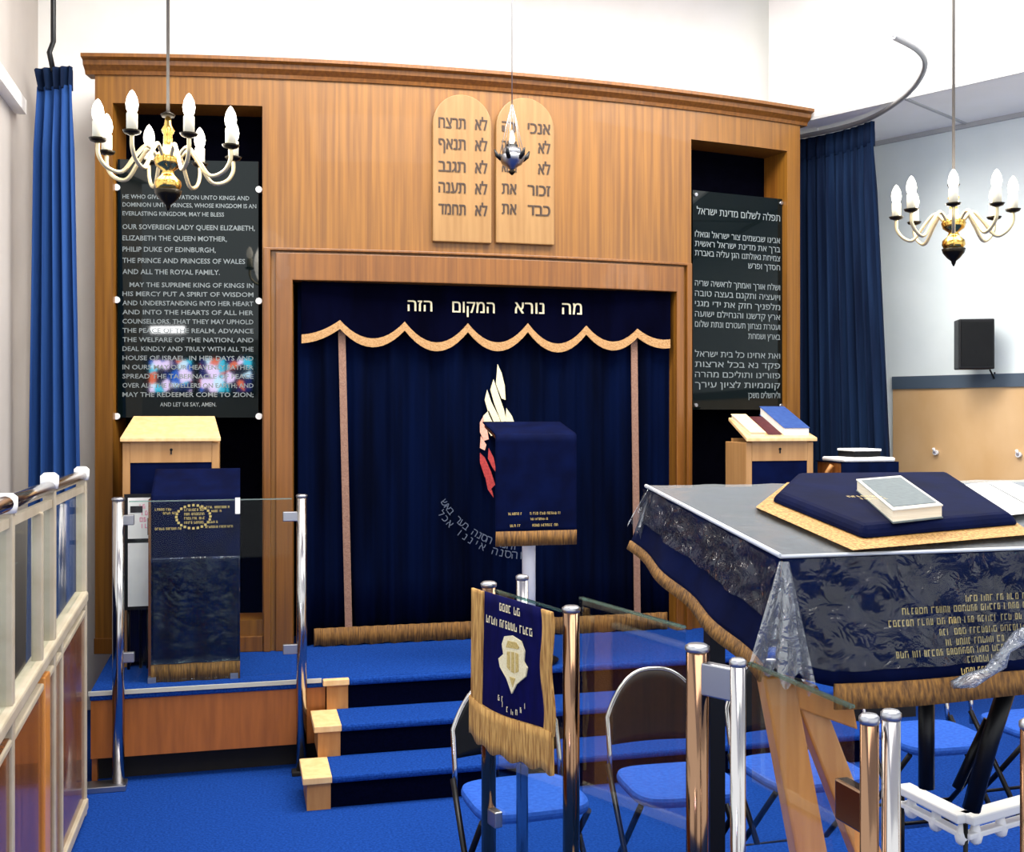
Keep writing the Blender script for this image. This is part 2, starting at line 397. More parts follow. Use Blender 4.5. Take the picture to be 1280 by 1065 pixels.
# rear of the room: low wall with coloured windows, the rest left open to let fill light in
struct('wall_rear', MB().box((-7, -3.3, 0), (-1.5, -3.2, 3.0)), 'greywall')
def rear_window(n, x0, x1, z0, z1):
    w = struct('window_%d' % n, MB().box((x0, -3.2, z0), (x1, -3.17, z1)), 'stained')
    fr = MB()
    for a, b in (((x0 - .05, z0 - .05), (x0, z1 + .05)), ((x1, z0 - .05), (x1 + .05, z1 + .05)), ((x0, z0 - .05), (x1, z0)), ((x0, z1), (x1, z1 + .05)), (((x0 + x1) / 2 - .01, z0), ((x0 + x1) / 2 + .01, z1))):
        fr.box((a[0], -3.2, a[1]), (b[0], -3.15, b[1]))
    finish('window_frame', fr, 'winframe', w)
REFL = []
# ------------------------------------------------------------------ raised platform and steps
PF = 5.72
pl = thing('ark_platform', 'raised platform with blue carpet and a wood front below the ark', 'platform', (1.4, 6.4, 0))
finish('carpet_top', MB().box((-.74, PF, .42), (4.0, WB - .01, PH)), 'carpet', pl, bevel=.008)
finish('front_panel', MB().box((-.735, PF + .01, .13), (.42, PF + .05, .42)), 'panelwood', pl)
finish('kickboard', MB().box((-.72, PF + .1, 0), (4.0, PF + .14, .42)), 'shadowkick', pl)
finish('side_panel', MB().box((-.735, PF + .05, .0), (-.71, WB - .02, .42)), 'panelwood', pl)
finish('edge_strip', MB().box((-.745, PF - .006, .447), (.40, PF + .006, PH + .003)), 'creamedge', pl)
st = thing('carpeted_steps', 'flight of three blue carpeted steps up to the ark platform', 'steps', (1.8, 5.4, 0))
for i, (x0, y0) in enumerate(((.29, 5.10), (.36, 5.39), (.425, 5.68))):
    h = .155 * (i + 1); y1 = PF + (-.002)
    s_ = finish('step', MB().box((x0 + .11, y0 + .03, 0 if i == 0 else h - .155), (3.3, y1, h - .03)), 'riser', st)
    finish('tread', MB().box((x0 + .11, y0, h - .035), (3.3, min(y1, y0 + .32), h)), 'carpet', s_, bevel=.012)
    y2 = min(y1, y0 + .30); finish('end_block', MB().box((x0, y0 + .012, 0 if i == 0 else h - .155), (x0 + .11, y2, h - .03)), 'blockwood', s_)
    finish('end_cap', MB().box((x0 - .02, y0 - .005, h - .03), (x0 + .115, y2, h + .002)), 'palewood', s_, bevel=.004)

# ------------------------------------------------------------------ the ark surround
TOP = CH + 2.074
U0, U1 = FX - 2.253, FX + 2.253
def fu(px, py=400): return at_fac(px, py).x
def fh(px, py): return at_fac(px, py).z
La, Lb, LT = fu(141), fu(328), fh(234, 130)
Ra, Rb, RT = fu(864), fu(984), fh(924, 181)
Aa, Ab, AT = fu(366), fu(844), fh(600, 356)
BASE = fh(320, 775)
us = sorted(set(frange(U0, U1, 44) + [La, Lb, Ra, Rb, Aa, Ab])); vs = sorted([PH, BASE, LT, RT, AT, TOP - .06])
ark = thing('ark_surround', 'bowed oak wall surround of the ark with two tall alcoves', 'ark surround', (FX, 6.6, PH))
def keep(u, v):
    if La < u < Lb and BASE < v < LT: return False
    if Ra < u < Rb and BASE < v < RT: return False
    if Aa < u < Ab and v < AT: return False
    return True
finish('front_panel', MB().slab(us, vs, keep, lambda u, v: surf(u, v, 0), lambda u, v: surf(u, v, -.10)), 'oak', ark)
# cornice
prof = [(-.08, -.10), (.012, -.10), (.02, -.08), (.05, -.055), (.055, -.03), (.085, -.02), (.085, 0), (-.08, 0)]
cb = MB(); uu = frange(U0 - .05, U1 + .05, 44); n = len(prof)
cb.v = [surf(u, TOP + dz, o) for u in uu for o, dz in prof]
for i in range(len(uu) - 1):
    for k in range(n): cb.f.append([i * n + k, i * n + (k + 1) % n, (i + 1) * n + (k + 1) % n, (i + 1) * n + k]); cb.smooth.append(False)
cb.f += [list(range(n)), list(range((len(uu) - 1) * n, len(uu) * n))]; cb.smooth += [False, False]
finish('cornice', cb, 'oak2', ark)
# stepped frame round the ark
A0, A1, AH = fu(345), fu(853), fh(600, 323)
us2 = sorted(set(frange(A0, A1, 24) + [Aa, Ab]))
finish('inner_frame', MB().slab(us2, [PH, AT, AH], lambda u, v: not (Aa < u < Ab and v < AT), lambda u, v: surf(u, v, .022), lambda u, v: surf(u, v, 0)), 'oak2', ark, bevel=.004)
B0, B1 = fu(330), fu(862.5); BHt = AH + .028
us3 = sorted(set(frange(B0, B1, 24) + [A0 - .03, A1 + .02]))
finish('outer_frame', MB().slab(us3, [PH, AH + .012, BHt], lambda u, v: not (A0 - .03 < u < A1 + .02 and v < AH + .012), lambda u, v: surf(u, v, .03), lambda u, v: surf(u, v, 0)), 'oak2', ark, bevel=.004)
# alcoves: dark linings, oak reveals
for a, b, t in ((La, Lb, LT), (Ra, Rb, RT)):
    al = finish('alcove', MB().slab(frange(a - .02, b + .02, 8), [PH, t + .02], lambda u, v: True, lambda u, v: surf(u, v, -.24), lambda u, v: surf(u, v, -.26)), 'dark', ark)
    rv = MB()
    rv.slab([a - .02, a], [PH, t + .02], lambda u, v: True, lambda u, v: surf(u, v, -.1), lambda u, v: surf(u, v, -.24))
    rv.slab([b, b + .02], [PH, t + .02], lambda u, v: True, lambda u, v: surf(u, v, -.1), lambda u, v: surf(u, v, -.24))
    rv.slab(frange(a, b, 8), [t, t + .02], lambda u, v: True, lambda u, v: surf(u, v, -.1), lambda u, v: surf(u, v, -.24))
    rv.slab(frange(a, b, 8), [BASE - .02, BASE], lambda u, v: True, lambda u, v: surf(u, v, -.1), lambda u, v: surf(u, v, -.24))
    finish('reveal', rv, 'oak2', al)
finish('ark_lining', MB().slab(frange(Aa - .1, Ab + .1, 10), [PH, AT + .1], lambda u, v: True, lambda u, v: surf(u, v, -.42), lambda u, v: surf(u, v, -.44)), 'dark', ark)
finish('base_rail', MB().slab(frange(U0, B0 - .005, 8), [PH, PH + .09], lambda u, v: True, lambda u, v: surf(u, v, .02), lambda u, v: surf(u, v, 0)), 'oak2', ark, bevel=.004)
for u in (U0, U1):
    sgn = 1 if u == U0 else -1
    finish('side_return', MB().box((min(u, u + .03 * sgn), surf(u, 0).y + .1, PH), (max(u, u + .03 * sgn), WB - .01, TOP - .06)), 'oak2', ark)
finish('top_board', MB().slab(frange(U0, U1, 30), [TOP - .06, TOP - .03], lambda u, v: True, lambda u, v: surf(u, v, -.08), lambda u, v: Vector((u, WB - .01, v))), 'oak2', ark)

# ------------------------------------------------------------------ lettered glass sheets in the alcoves
def sheet(px0, py0, px1, py1, off):
    pc = (px0 + px1) / 2
    a, b = at_fac(px0, 400, off), at_fac(px1, 400, off); zt, zb = at_fac(pc, py0, off).z, at_fac(pc, py1, off).z
    d = (b - a); d.z = 0; L = d.length; d.normalize(); nrm = Vector((d.y, -d.x, 0))
    f = lambda u, v, o=0: Vector((a.x + d.x * u, a.y + d.y * u, zb + v)) + nrm * o
    return f, L, zt - zb
def para(words, n, wmax):                               # split text into n lines of like length
    tot = sum(len(w) + 1 for w in words); out = []; cur = []; c = 0; tgt = tot / n
    for w in words:
        if cur and c + len(w) / 2 > tgt * (len(out) + 1) and len(out) < n - 1: out.append(' '.join(cur)); cur = []
        cur.append(w); c += len(w) + 1
    out.append(' '.join(cur)); return out
f, L, H = sheet(147, 200, 323, 522, -.05)
t = thing('glass_prayer_board', 'dark glass board of white English capitals with a prayer, behind the chandelier', 'sign', f(L / 2, 0))
scl = H / 322
lines = [(246, 'HE WHO GIVETH SALVATION UNTO KINGS AND', 6), (256, 'DOMINION UNTO PRINCES, WHOSE KINGDOM IS AN', 6), (267, 'EVERLASTING KINGDOM, MAY HE BLESS', 6),
         (284, 'OUR SOVEREIGN LADY QUEEN ELIZABETH,', 7), (298, 'ELIZABETH THE QUEEN MOTHER,', 7), (312, 'PHILIP DUKE OF EDINBURGH,', 7), (326, 'THE PRINCE AND PRINCESS OF WALES', 7), (340, 'AND ALL THE ROYAL FAMILY.', 7)]
body = ("MAY THE SUPREME KING OF KINGS IN HIS MERCY PUT A SPIRIT OF WISDOM AND UNDERSTANDING INTO HER HEART AND INTO THE HEARTS OF ALL HER COUNSELLORS, THAT THEY MAY UPHOLD THE PEACE OF THE REALM, ADVANCE THE WELFARE OF THE NATION, AND DEAL KINDLY AND TRULY WITH ALL THE HOUSE OF ISRAEL. IN HER DAYS AND IN OURS MAY OUR HEAVENLY FATHER SPREAD THE TABERNACLE OF PEACE OVER ALL THE DWELLERS ON EARTH; AND MAY THE REDEEMER COME TO ZION;").split()
bl = para(body, 13, 0)
ins = MB(); x0 = L * .035
for y, s_, sz in lines:
    wd = {246: .9, 256: .95, 267: .72, 284: .94, 298: .74, 312: .66, 326: .87, 340: .69}[y] * L
    ins.text(s_, lambda u, v, y=y: f(x0 + u, (522 - y - 3) * scl + v, .002), sz * scl * 1.25, 'LEFT', width=wd, bold=.012)
for i, s_ in enumerate(bl):
    y = 356 + i * (493 - 356) / 12; ind = .05 * L if i == 0 else 0
    ins.text(s_, lambda u, v, y=y: f(x0 + ind + u, (522 - y - 3) * scl + v, .002), 6.5 * scl * 1.25, 'LEFT', width=L * .93 - ind, bold=.012)
ins.text('AND LET US SAY, AMEN.', lambda u, v: f(L / 2 + u, (522 - 505 - 3) * scl + v, .002), 6 * scl * 1.2, 'CENTER', width=L * .4, bold=.012)
finish('glass_sheet', MB().hexa([f(0, 0, 0), f(L, 0, 0), f(L, 0, -.012), f(0, 0, -.012)], [f(0, H, 0), f(L, H, 0), f(L, H, -.012), f(0, H, -.012)]), 'panelglass', t, ink=[(ins, 'panelink')])
for v in (.005, .455, .89):
    for u in (-.004, L + .004):
        c = f(u, H * v, .012); finish('standoff_pin', MB().tube([f(u, H * v, -.02), c], .019, 14), 'whitemetal', t)
f2, L2, H2 = sheet(866, 243, 979, 512, -.05)
t = thing('glass_prayer_board', 'dark glass board of white Hebrew lines in the alcove behind the book-topped lectern', 'sign', f2(L2 / 2, 0))
p1 = 'אבינו שבשמים צור ישראל וגואלו ברך את מדינת ישראל ראשית צמיחת גאולתנו הגן עליה באברת חסדך ופרש עליה סכת שלומך'.split()
p2 = 'ושלח אורך ואמתך לראשיה שריה ויועציה ותקנם בעצה טובה מלפניך חזק את ידי מגני ארץ קדשנו והנחילם ישועה ועטרת נצחון תעטרם ונתת שלום בארץ ושמחת עולם ליושביה'.split()
p3 = 'ואת אחינו כל בית ישראל פקד נא בכל ארצות פזורינו ותוליכם מהרה קוממיות לציון עירך ולירושלים משכן שמך'.split()
ins = MB(); sc2 = H2 / 269; xr = L2 * .96
ins.text('תפלה לשלום מדינת ישראל', lambda u, v: f2(xr + u, (512 - 272) * sc2 + v, .002), 13 * sc2, 'RIGHT', width=L2 * .92, hebrew=True, bold=.02)
for p, n, ya, dy in ((p1, 4, 300, 11.5), (p2, 6, 360, 12.6), (p3, 5, 447, 12.6)):
    words = p; ls = para(words, n, 0)
    last = ' '.join(ls[-1].split()[:2])
    for i, s_ in enumerate(ls):
        y = ya + i * dy; lastl = i == n - 1
        ins.text(last if lastl else s_, lambda u, v, y=y: f2(xr + u, (512 - y) * sc2 + v, .002), 11 * sc2, 'RIGHT', width=L2 * (.36 if lastl else .94), hebrew=True, bold=.012)
finish('glass_sheet', MB().hexa([f2(0, 0, 0), f2(L2, 0, 0), f2(L2, 0, -.012), f2(0, 0, -.012)], [f2(0, H2, 0), f2(L2, H2, 0), f2(L2, H2, -.012), f2(0, H2, -.012)]), 'panelglass', t, ink=[(ins, 'panelink')])
for v in (.02, .98):
    for u in (.02, L2 - .02):
        finish('standoff_pin', MB().tube([f2(u, H2 * v, -.02), f2(u, H2 * v, .012)], .012, 14), 'satin', t)
# the coloured windows that the glass mirrors
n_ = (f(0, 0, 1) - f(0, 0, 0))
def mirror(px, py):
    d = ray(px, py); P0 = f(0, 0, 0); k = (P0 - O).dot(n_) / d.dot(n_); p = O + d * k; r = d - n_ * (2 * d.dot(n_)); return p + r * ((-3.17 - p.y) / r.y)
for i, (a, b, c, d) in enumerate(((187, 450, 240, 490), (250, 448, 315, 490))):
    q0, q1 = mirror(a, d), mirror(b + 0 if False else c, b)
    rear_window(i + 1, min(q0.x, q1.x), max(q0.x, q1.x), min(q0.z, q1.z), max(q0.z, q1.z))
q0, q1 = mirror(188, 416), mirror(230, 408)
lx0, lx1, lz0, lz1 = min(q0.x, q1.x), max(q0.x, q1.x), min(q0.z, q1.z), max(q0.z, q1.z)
struct('window_3', MB().box((lx0, -3.2, lz0), (lx1, -3.17, lz1)), 'tube')  # strip lamp out of view, mirrored in the glass as a white bar

# ------------------------------------------------------------------ tablets of the law
for nm, (xa, xb), yb, yt, side in (('l', (540, 613), 304, 120, 0), ('r', (618.5, 691), 306, 124, 1)):
    pc = (xa + xb) / 2; a, b = fu(xa), fu(xb); z0, z1 = fh(pc, yb), fh(pc, yt); w = b - a; rr = w / 2
    out = [(a, z0), (b, z0)] + [((a + b) / 2 + rr * cos(k * pi / 20), z1 - rr * 1.02 + rr * 1.02 * sin(k * pi / 20)) for k in range(21)]
    lab = 'arched pale wood tablet of Hebrew lines, ' + ('its five lines clear of the hanging lamp' if side == 0 else 'partly behind the hanging lamp')
    t = thing('commandment_tablet', lab, 'tablet', surf((a + b) / 2, z0, .0))
    nv = surf((a + b) / 2, 0, 1) - surf((a + b) / 2, 0, 0)
    rows = [('לא', 'תרצח'), ('לא', 'תנאף'), ('לא', 'תגנב'), ('לא', 'תענה'), ('לא', 'תחמד')] if side == 0 else [('אנכי', 'ה'), ('לא', 'יהיה'), ('לא', 'תשא'), ('זכור', 'את'), ('כבד', 'את')]
    ys = (163, 189, 217, 243, 270) if side == 0 else (168, 192, 218, 245, 270)
    g = MB()
    for (p, q), y in zip(rows, ys):
        z = fh(pc, y); sz = .105
        g.text(p, lambda u, v: surf(b - .02 * w * 4 + u, z + v, .0355), sz, 'RIGHT', width=w * (.2 if side == 0 else (.38 if len(p) > 2 else .2)), hebrew=True, bold=.06)
        g.text(q, lambda u, v: surf(a + .1 * w + u, z + v, .0355), sz, 'LEFT', width=w * (.45 if side == 0 else .24), hebrew=True, bold=.05)
    finish('board', MB().hexa([surf(u, v, .002) for u, v in out], [surf(u, v, .034) for u, v in out]), 'tabletwood', t, bevel=.006, ink=[(g, 'ink')])

# ------------------------------------------------------------------ ark curtain
CW = 6.55
cu = thing('ark_curtain', 'navy velvet ark curtain with a scalloped valance, flame emblem and gold fringe', 'curtain', (1.4, CW, PH))
def cpt(px, py, dy=0): return at_wy(px, py, CW + dy)
c0, c1 = cpt(372, 500).x, cpt(846, 500).x; zt = cpt(600, 350).z
def pleat(x): return .012 * sin(x * 34) + .007 * sin(x * 61 + 1) + .004 * sin(x * 113)
def cf(u, v, d): x = lerp(c0, c1, u); return Vector((x, CW + pleat(x) * (1.2 - .5 * v) + d, lerp(PH + .02, zt, v)))
drape = finish('drape', MB().shell(lambda u, v: cf(u, v, 0), lambda u, v: cf(u, v, .015), 220, 6), 'velvet', cu)
def ribbon(p, q, w, d): # upright ribbon on the curtain
    m = MB(); m.strip([cpt(p[0] - w / 2, p[1], d), cpt(q[0] - w / 2, q[1], d)], [cpt(p[0] + w / 2, p[1], d), cpt(q[0] + w / 2, q[1], d)], (0, .008, 0)); return m
finish('edge_braid', ribbon((427, 405), (436, 792), 9, -.03), 'pinkbraid', cu)
finish('edge_braid', ribbon((792.5, 405), (797, 775), 8, -.03), 'pinkbraid', cu)
fr0, fr1 = cpt(392, 790).x, cpt(832, 780).x
def frg(u, v, d):
    x = lerp(fr0, fr1, u); return Vector((x, CW - .035 + .006 * sin(x * 90) + d, PH + .004 + .105 * v + (0 if v > 0 else .006 * sin(x * 47))))
finish('bottom_fringe', MB().shell(lambda u, v: frg(u, v, 0), lambda u, v: frg(u, v, .014), 160, 2), 'fringe', cu)
cusps = [(377, 418), (425, 400), (506, 402), (585, 404), (660, 404), (733, 407), (797, 411), (838, 424)]
sag = [4, 22, 25, 24, 24, 18, 5]
edge = []
for i in range(len(cusps) - 1):
    (xa, ya), (xb, yb) = cusps[i], cusps[i + 1]
    for k in range(12 if i < len(cusps) - 2 else 13):
        s_ = k / 12; edge.append((lerp(xa, xb, s_), lerp(ya, yb, s_) + sag[i] * (1 - (2 * s_ - 1)**2) * 1.0))
va = MB(); va.strip([cpt(x, y + 4, -.062) for x, y in edge], [Vector((cpt(x, 360, -.062).x, CW - .062, zt + .0)) for x, y in edge], (0, .02, 0))
g = MB()
for w, xc, wd, y in (('מה', 715, 24, 393), ('נורא', 662, 36, 392), ('המקום', 592, 52, 391), ('הזה', 525, 30, 389)):
    o = cpt(xc, y, -.066); px = (cpt(xc + 1, y).x - cpt(xc, y).x)
    g.text(w, lambda u, v: Vector((o.x + u, CW - .066, o.z + v)), 22 * px, 'CENTER', width=wd * px, hebrew=True, bold=.03)
val = finish('valance', va, 'velvet2', cu, ink=[(g, 'thread')])
finish('valance_braid', MB().strip([cpt(x, y, -.072) for x, y in edge], [cpt(x, y + 11, -.072) for x, y in edge], (0, .009, 0)), 'braid', val)
def leaf(m, pts, d=-.034):
    m.poly([cpt(x, y, d) for x, y in pts], (0, .006, 0))
fl = MB()
for pts in ([(622, 455), (627, 466), (631, 482), (632, 500), (627, 498), (620, 480)], [(617, 474), (623, 492), (630, 512), (633, 526), (627, 528), (618, 505), (613, 487)],
            [(609, 487), (614, 502), (624, 522), (629, 538), (622, 541), (611, 518), (606, 500)], [(633, 510), (640, 520), (646, 537), (638, 540), (632, 528)], [(611, 513), (617, 527), (622, 542), (614, 545), (606, 532), (604, 520)], [(626, 527), (632, 545), (627, 556), (621, 546)]): leaf(fl, pts)
finish('flame_embroidery', fl, 'thread', cu)
fl = MB()
for pts in ([(604, 521), (609, 537), (611, 549), (605, 551), (600, 540), (600, 528)], [(601, 545), (608, 556), (606, 563), (600, 560)]): leaf(fl, pts)
finish('flame_embroidery', fl, 'pinkthread', cu, label='salmon pink flame tongues')
fl = MB()
for pts in ([(600, 566), (606, 572), (614, 590), (619, 606), (614, 611), (606, 596), (600, 578)], [(611, 560), (617, 572), (621, 592), (616, 585), (610, 573)], [(607, 598), (615, 613), (617, 622), (610, 612)], [(620, 560), (628, 575), (630, 596), (624, 590)]): leaf(fl, pts)
finish('flame_embroidery', fl, 'redthread', cu, label='dark red flame roots')
g = MB(); rng = random.Random(3)
for txt, rad, sz in (('והנה הסנה בער באש', 122, 4.8), ('והסנה איננו אכל', 133, 4.8)):
    n = len(txt); cxp, cyp = 656, 566
    for i, ch in enumerate(txt[::-1]):
        if ch == ' ': continue
        a = lerp(R(212 if rad < 130 else 216), R(264 if rad < 130 else 268), i / (n - 1)); a = 2 * pi - a
        c = (cxp + rad * cos(a), cyp + rad * sin(a)); th = a - pi / 2
        o = cpt(c[0], c[1], -.03); px = cpt(c[0] + 1, c[1]).x - o.x
        g.hebrew(ch, lambda u, v: Vector((o.x + u * cos(th) + v * sin(th), CW - .03, o.z - u * sin(th) + v * cos(th))), sz * 1.25 * px, 'CENTER', None, 0)
finish('arched_lettering', g, 'greythread', cu)

# ------------------------------------------------------------------ drapes and their track
def drape_mesh(path0, path1, z0, z1, amp, waves, thick=.02, nu=120, nv=10):
    def along(path, u):
        ls = [0]
        for a, b in zip(path, path[1:]): ls.append(ls[-1] + (Vector(b) - Vector(a)).length)
        s_ = u * ls[-1]
        for i in range(len(path) - 1):
            if s_ <= ls[i + 1] + 1e-9:
                q = (s_ - ls[i]) / (ls[i + 1] - ls[i]); a, b = Vector(path[i]), Vector(path[i + 1]); d = (b - a).normalized(); return a.lerp(b, q), Vector((d.y, -d.x))
    def fn(u, v, off):
        a, na = along(path0, u); b, nb = along(path1, u); p = b.lerp(a, v); nn = nb.lerp(na, v)
        pinch = .35 if v > .93 else 1
        w = sin(u * waves * 2 * pi + .6 * sin(u * 9)) * amp * pinch * (1 + .25 * sin(u * 23)) + off
        return Vector((p.x + nn.x * w, p.y + nn.y * w, lerp(z0, z1, v)))
    return MB().shell(lambda u, v: fn(u, v, 0), lambda u, v: fn(u, v, -thick), nu, nv)
DT = CH + 435 / F * 5.87
dl = at_wy(67, 300, 6.3)
x = dl.x
t = thing('window_drape', 'bunched blue drape hanging beside the grey wall, from a black hook', 'curtain', (x, 6.3, .1))
finish('cloth', drape_mesh([(x - .09, 6.34), (x + .09, 6.24)], [(x - .15, 6.38), (x + .16, 6.20)], .1, DT - .1, .03, 4), 'drape', t)
finish('heading', drape_mesh([(x - .10, 6.335), (x + .09, 6.235)], [(x - .075, 6.34), (x + .085, 6.24)], DT - .12, DT, .02, 4, .03), 'drape2', t)
finish('hook', MB().tube([(x, 6.29, DT - .02), (x - .02, 6.29, DT + .08), (x, 6.29, DT + .14), (x, 6.29, CEIL)], .014, 8), 'black', t)
RH = CH + 2.08 * .945
pts = [(3.84, 6.96), (4.0, 6.68), (4.06, 6.40), (4.02, 6.05), (3.92, 5.71), (3.75, 5.37), (3.56, 5.16), (3.30, 5.0)]
def spline(P, n=8):
    out = []
    for i in range(len(P) - 1):
        p0, p1, p2, p3 = (Vector(P[max(i - 1, 0)]), Vector(P[i]), Vector(P[i + 1]), Vector(P[min(i + 2, len(P) - 1)]))
        for k in range(n):
            s_ = k / n; out.append(.5 * ((2 * p1) + (p2 - p0) * s_ + (2 * p0 - 5 * p1 + 4 * p2 - p3) * s_**2 + (3 * p1 - p0 - 3 * p2 + p3) * s_**3))
    out.append(Vector(P[-1])); return out
sp = spline(pts)
t = thing('curtain_track', 'curved grey metal curtain track arching in front of the white bulkhead', 'curtain track', (4.0, 6.4, RH))
finish('rail', MB().tube([(p.x, p.y, RH + .02) for p in sp], .016, 10), 'railgrey', t)
for p, zc in ((sp[4], LOW), (sp[28], CEIL), (sp[-1], CEIL)): finish('hanger', MB().tube([(p.x, p.y, RH + .02), (p.x, p.y, zc)], .006, 8), 'whitemetal', t)
t = thing('stage_drape', 'long deep blue pleated drape hanging between the ark and the angled wall', 'curtain', (4.0, 6.7, .02))
top = [(p.x, p.y) for p in sp[0:17]]
bot = [(p[0] + .03 * i / 16 + .02, p[1] - .012 * i) for i, p in enumerate(top)]
finish('cloth', drape_mesh(top, bot, .5, RH - .14, .028, 9, nu=200), 'drape2', t)
finish('heading', drape_mesh(top, top, RH - .16, RH, .016, 9, .03, nu=160, nv=2), 'drape2', t)

# ------------------------------------------------------------------ loudspeaker
for q in range(700):
    p = wr(q * .005, 2); d = p - O
    if (d.x * K - d.y * S) / (d.x * S + d.y * K) * F + CX >= 1232: break
tq = q * .005; zq = (wr(tq, 0) - O).dot(Vector((S, K, 0))); h0, h1 = CH + (520 - 463) / F * zq, CH + (520 - 402) / F * zq; w = 20.5 / F * zq / .9
t = thing('wall_speaker', 'small black loudspeaker mounted on the white wall above the dado', 'speaker', wr(tq, h0, .12))
sc_ = wr(tq, 0, .2); ax_ = Vector((K * .98 + S * -.17, -S * .98 + K * -.17, 0)).normalized(); ay_ = Vector((ax_.y, -ax_.x, 0))
def sbox(w_, za, zb, oa, ob):
    q_ = lambda a_, o_, z_: Vector((sc_.x, sc_.y, z_)) + ax_ * a_ + ay_ * o_
    return MB().hexa([q_(-w_, oa, za), q_(w_, oa, za), q_(w_, ob, za), q_(-w_, ob, za)], [q_(-w_, oa, zb), q_(w_, oa, zb), q_(w_, ob, zb), q_(-w_, ob, zb)])
w *= .9
finish('cabinet', sbox(w, h0, h1, -.06, .09), 'black', t, bevel=.008)
finish('grille', sbox(w * .87, h0 + .02, h1 - .02, .09, .098), 'blackpad', t)
finish('bracket', wrbox(tq - .03, tq + .03, h0 + .1, h1 - .1, 0, .17), 'black', t)
finish('cable', MB().tube([wr(tq + w * .6, h0, .1), wr(tq + w * .6, h0 - .06, .03), wr(tq + w * .55, DA + .1, .012)], .006, 6), 'black', t)

# ------------------------------------------------------------------ chandeliers
def chandelier(c, label, rz, armat, lit, Rr=.28):
    t = thing('chandelier', label, 'chandelier', c, rz=rz); L_ = dict(local=True)
    P = [(.004, -.17), (.012, -.165), (.02, -.15), (.045, -.13), (.055, -.11), (.052, -.09), (.03, -.07), (.022, -.05), (.05, -.03), (.058, -.005), (.045, .02), (.02, .04), (.018, .10), (.028, .12), (.016, .14), (.012, .17), (.003, .18)]
    finish('stem', MB().lathe(P), 'brass', t, **L_)
    finish('finial', MB().lathe([(.003, -.215), (.01, -.20), (.012, -.19), (.03, -.175), (.05, -.15), (.056, -.13), (.03, -.128)]), 'darkbrass', t, **L_)
    ch = MB(); top = CEIL - c[2]; ch.tube([(0, 0, .17), (0, 0, top)], .007, 8); finish('chain', ch, 'chain', t, **L_)
    finish('collar', MB().lathe([(.004, .17), (.025, .175), (.03, .185), (.004, .2)]), 'darkbrass', t, **L_)
    finish('ceiling_rose', MB().lathe([(.06, top - .04), (.065, top - .01), (.065, top)]), 'brass', t, **L_)
    for k in range(8):
        a = 2 * pi * k / 8; dx, dy = cos(a), sin(a)
        pr = spline([(.04, 0), (.085, .045), (.13, .0), (.185, -.075), (Rr - .035, -.065), (Rr - .002, -.02), (Rr, .03)], 5)
        ar = finish('arm', MB().tube([(p.x * dx, p.x * dy, p.y) for p in pr], .0085, 8), armat, t, **L_)
        e = (Rr * dx, Rr * dy, 0)
        finish('drip_pan', MB().lathe([(.008, .028), (.03, .036), (.036, .046), (.03, .046), (.012, .042)], e, 14), 'darkbrass', ar, **L_)
        finish('candle', MB().lathe([(.022, .044), (.022, .112), (.019, .116)], e, 12), 'candle', ar, **L_)
        finish('bulb', MB().lathe([(.014, .115), (.022, .13), (.025, .15), (.02, .176), (.009, .198), (.001, .206)], e, 12), lit, ar, **L_)
    return t
chandelier(at_z(210, 199, 4.5), 'brass chandelier of candle bulbs hanging before the alcove with the English prayer panel', .35, 'silver', 'bulb')
chandelier(at_z(1192, 278, 5.3), 'brass chandelier of candle bulbs hanging before the pale wall with the loudspeaker', .15, 'silver', 'bulb', .265)
# eternal lamp
c = at_z(640, 195, 5.9)
t = thing('hanging_lamp', 'small dark silver eternal lamp on a thin line before the tablets', 'lamp', c); L_ = dict(local=True)
finish('bowl', MB().lathe([(.005, -.085), (.012, -.075), (.03, -.06), (.055, -.045), (.068, -.02), (.072, .0), (.066, .002), (.05, -.02)]), 'satin', t, **L_)
finish('base_knop', MB().lathe([(.003, -.105), (.014, -.095), (.02, -.085), (.006, -.075)]), 'darkbrass', t, **L_)
for k in range(6):
    a = k * pi / 3
    finish('bracket', MB().tube([(.06 * cos(a), .06 * sin(a), -.02), (.085 * cos(a), .085 * sin(a), .0), (.098 * cos(a), .098 * sin(a), .03)], [.013, .012, .004], 8), 'black', t, **L_)
    finish('suspension', MB().tube([(.07 * cos(a), .07 * sin(a), 0), (0.004 * cos(a), .004 * sin(a), .28)], .0018, 5), 'satin', t, **L_)
finish('crown_ring', MB().lathe([(.05, .0), (.056, .02), (.048, .04), (.042, .03)]), 'satin', t, **L_)
finish('glass_cup', MB().lathe([(.02, .0), (.03, .02), (.032, .06), (.029, .06), (.018, .01)]), 'black', t, **L_)
finish('flame', MB().lathe([(.006, .06), (.016, .085), (.012, .115), (.002, .14)]), 'flame', t, **L_)
finish('line', MB().tube([(0, 0, .28), (0, 0, CEIL - c.z)], .003, 6), 'satin', t, **L_)

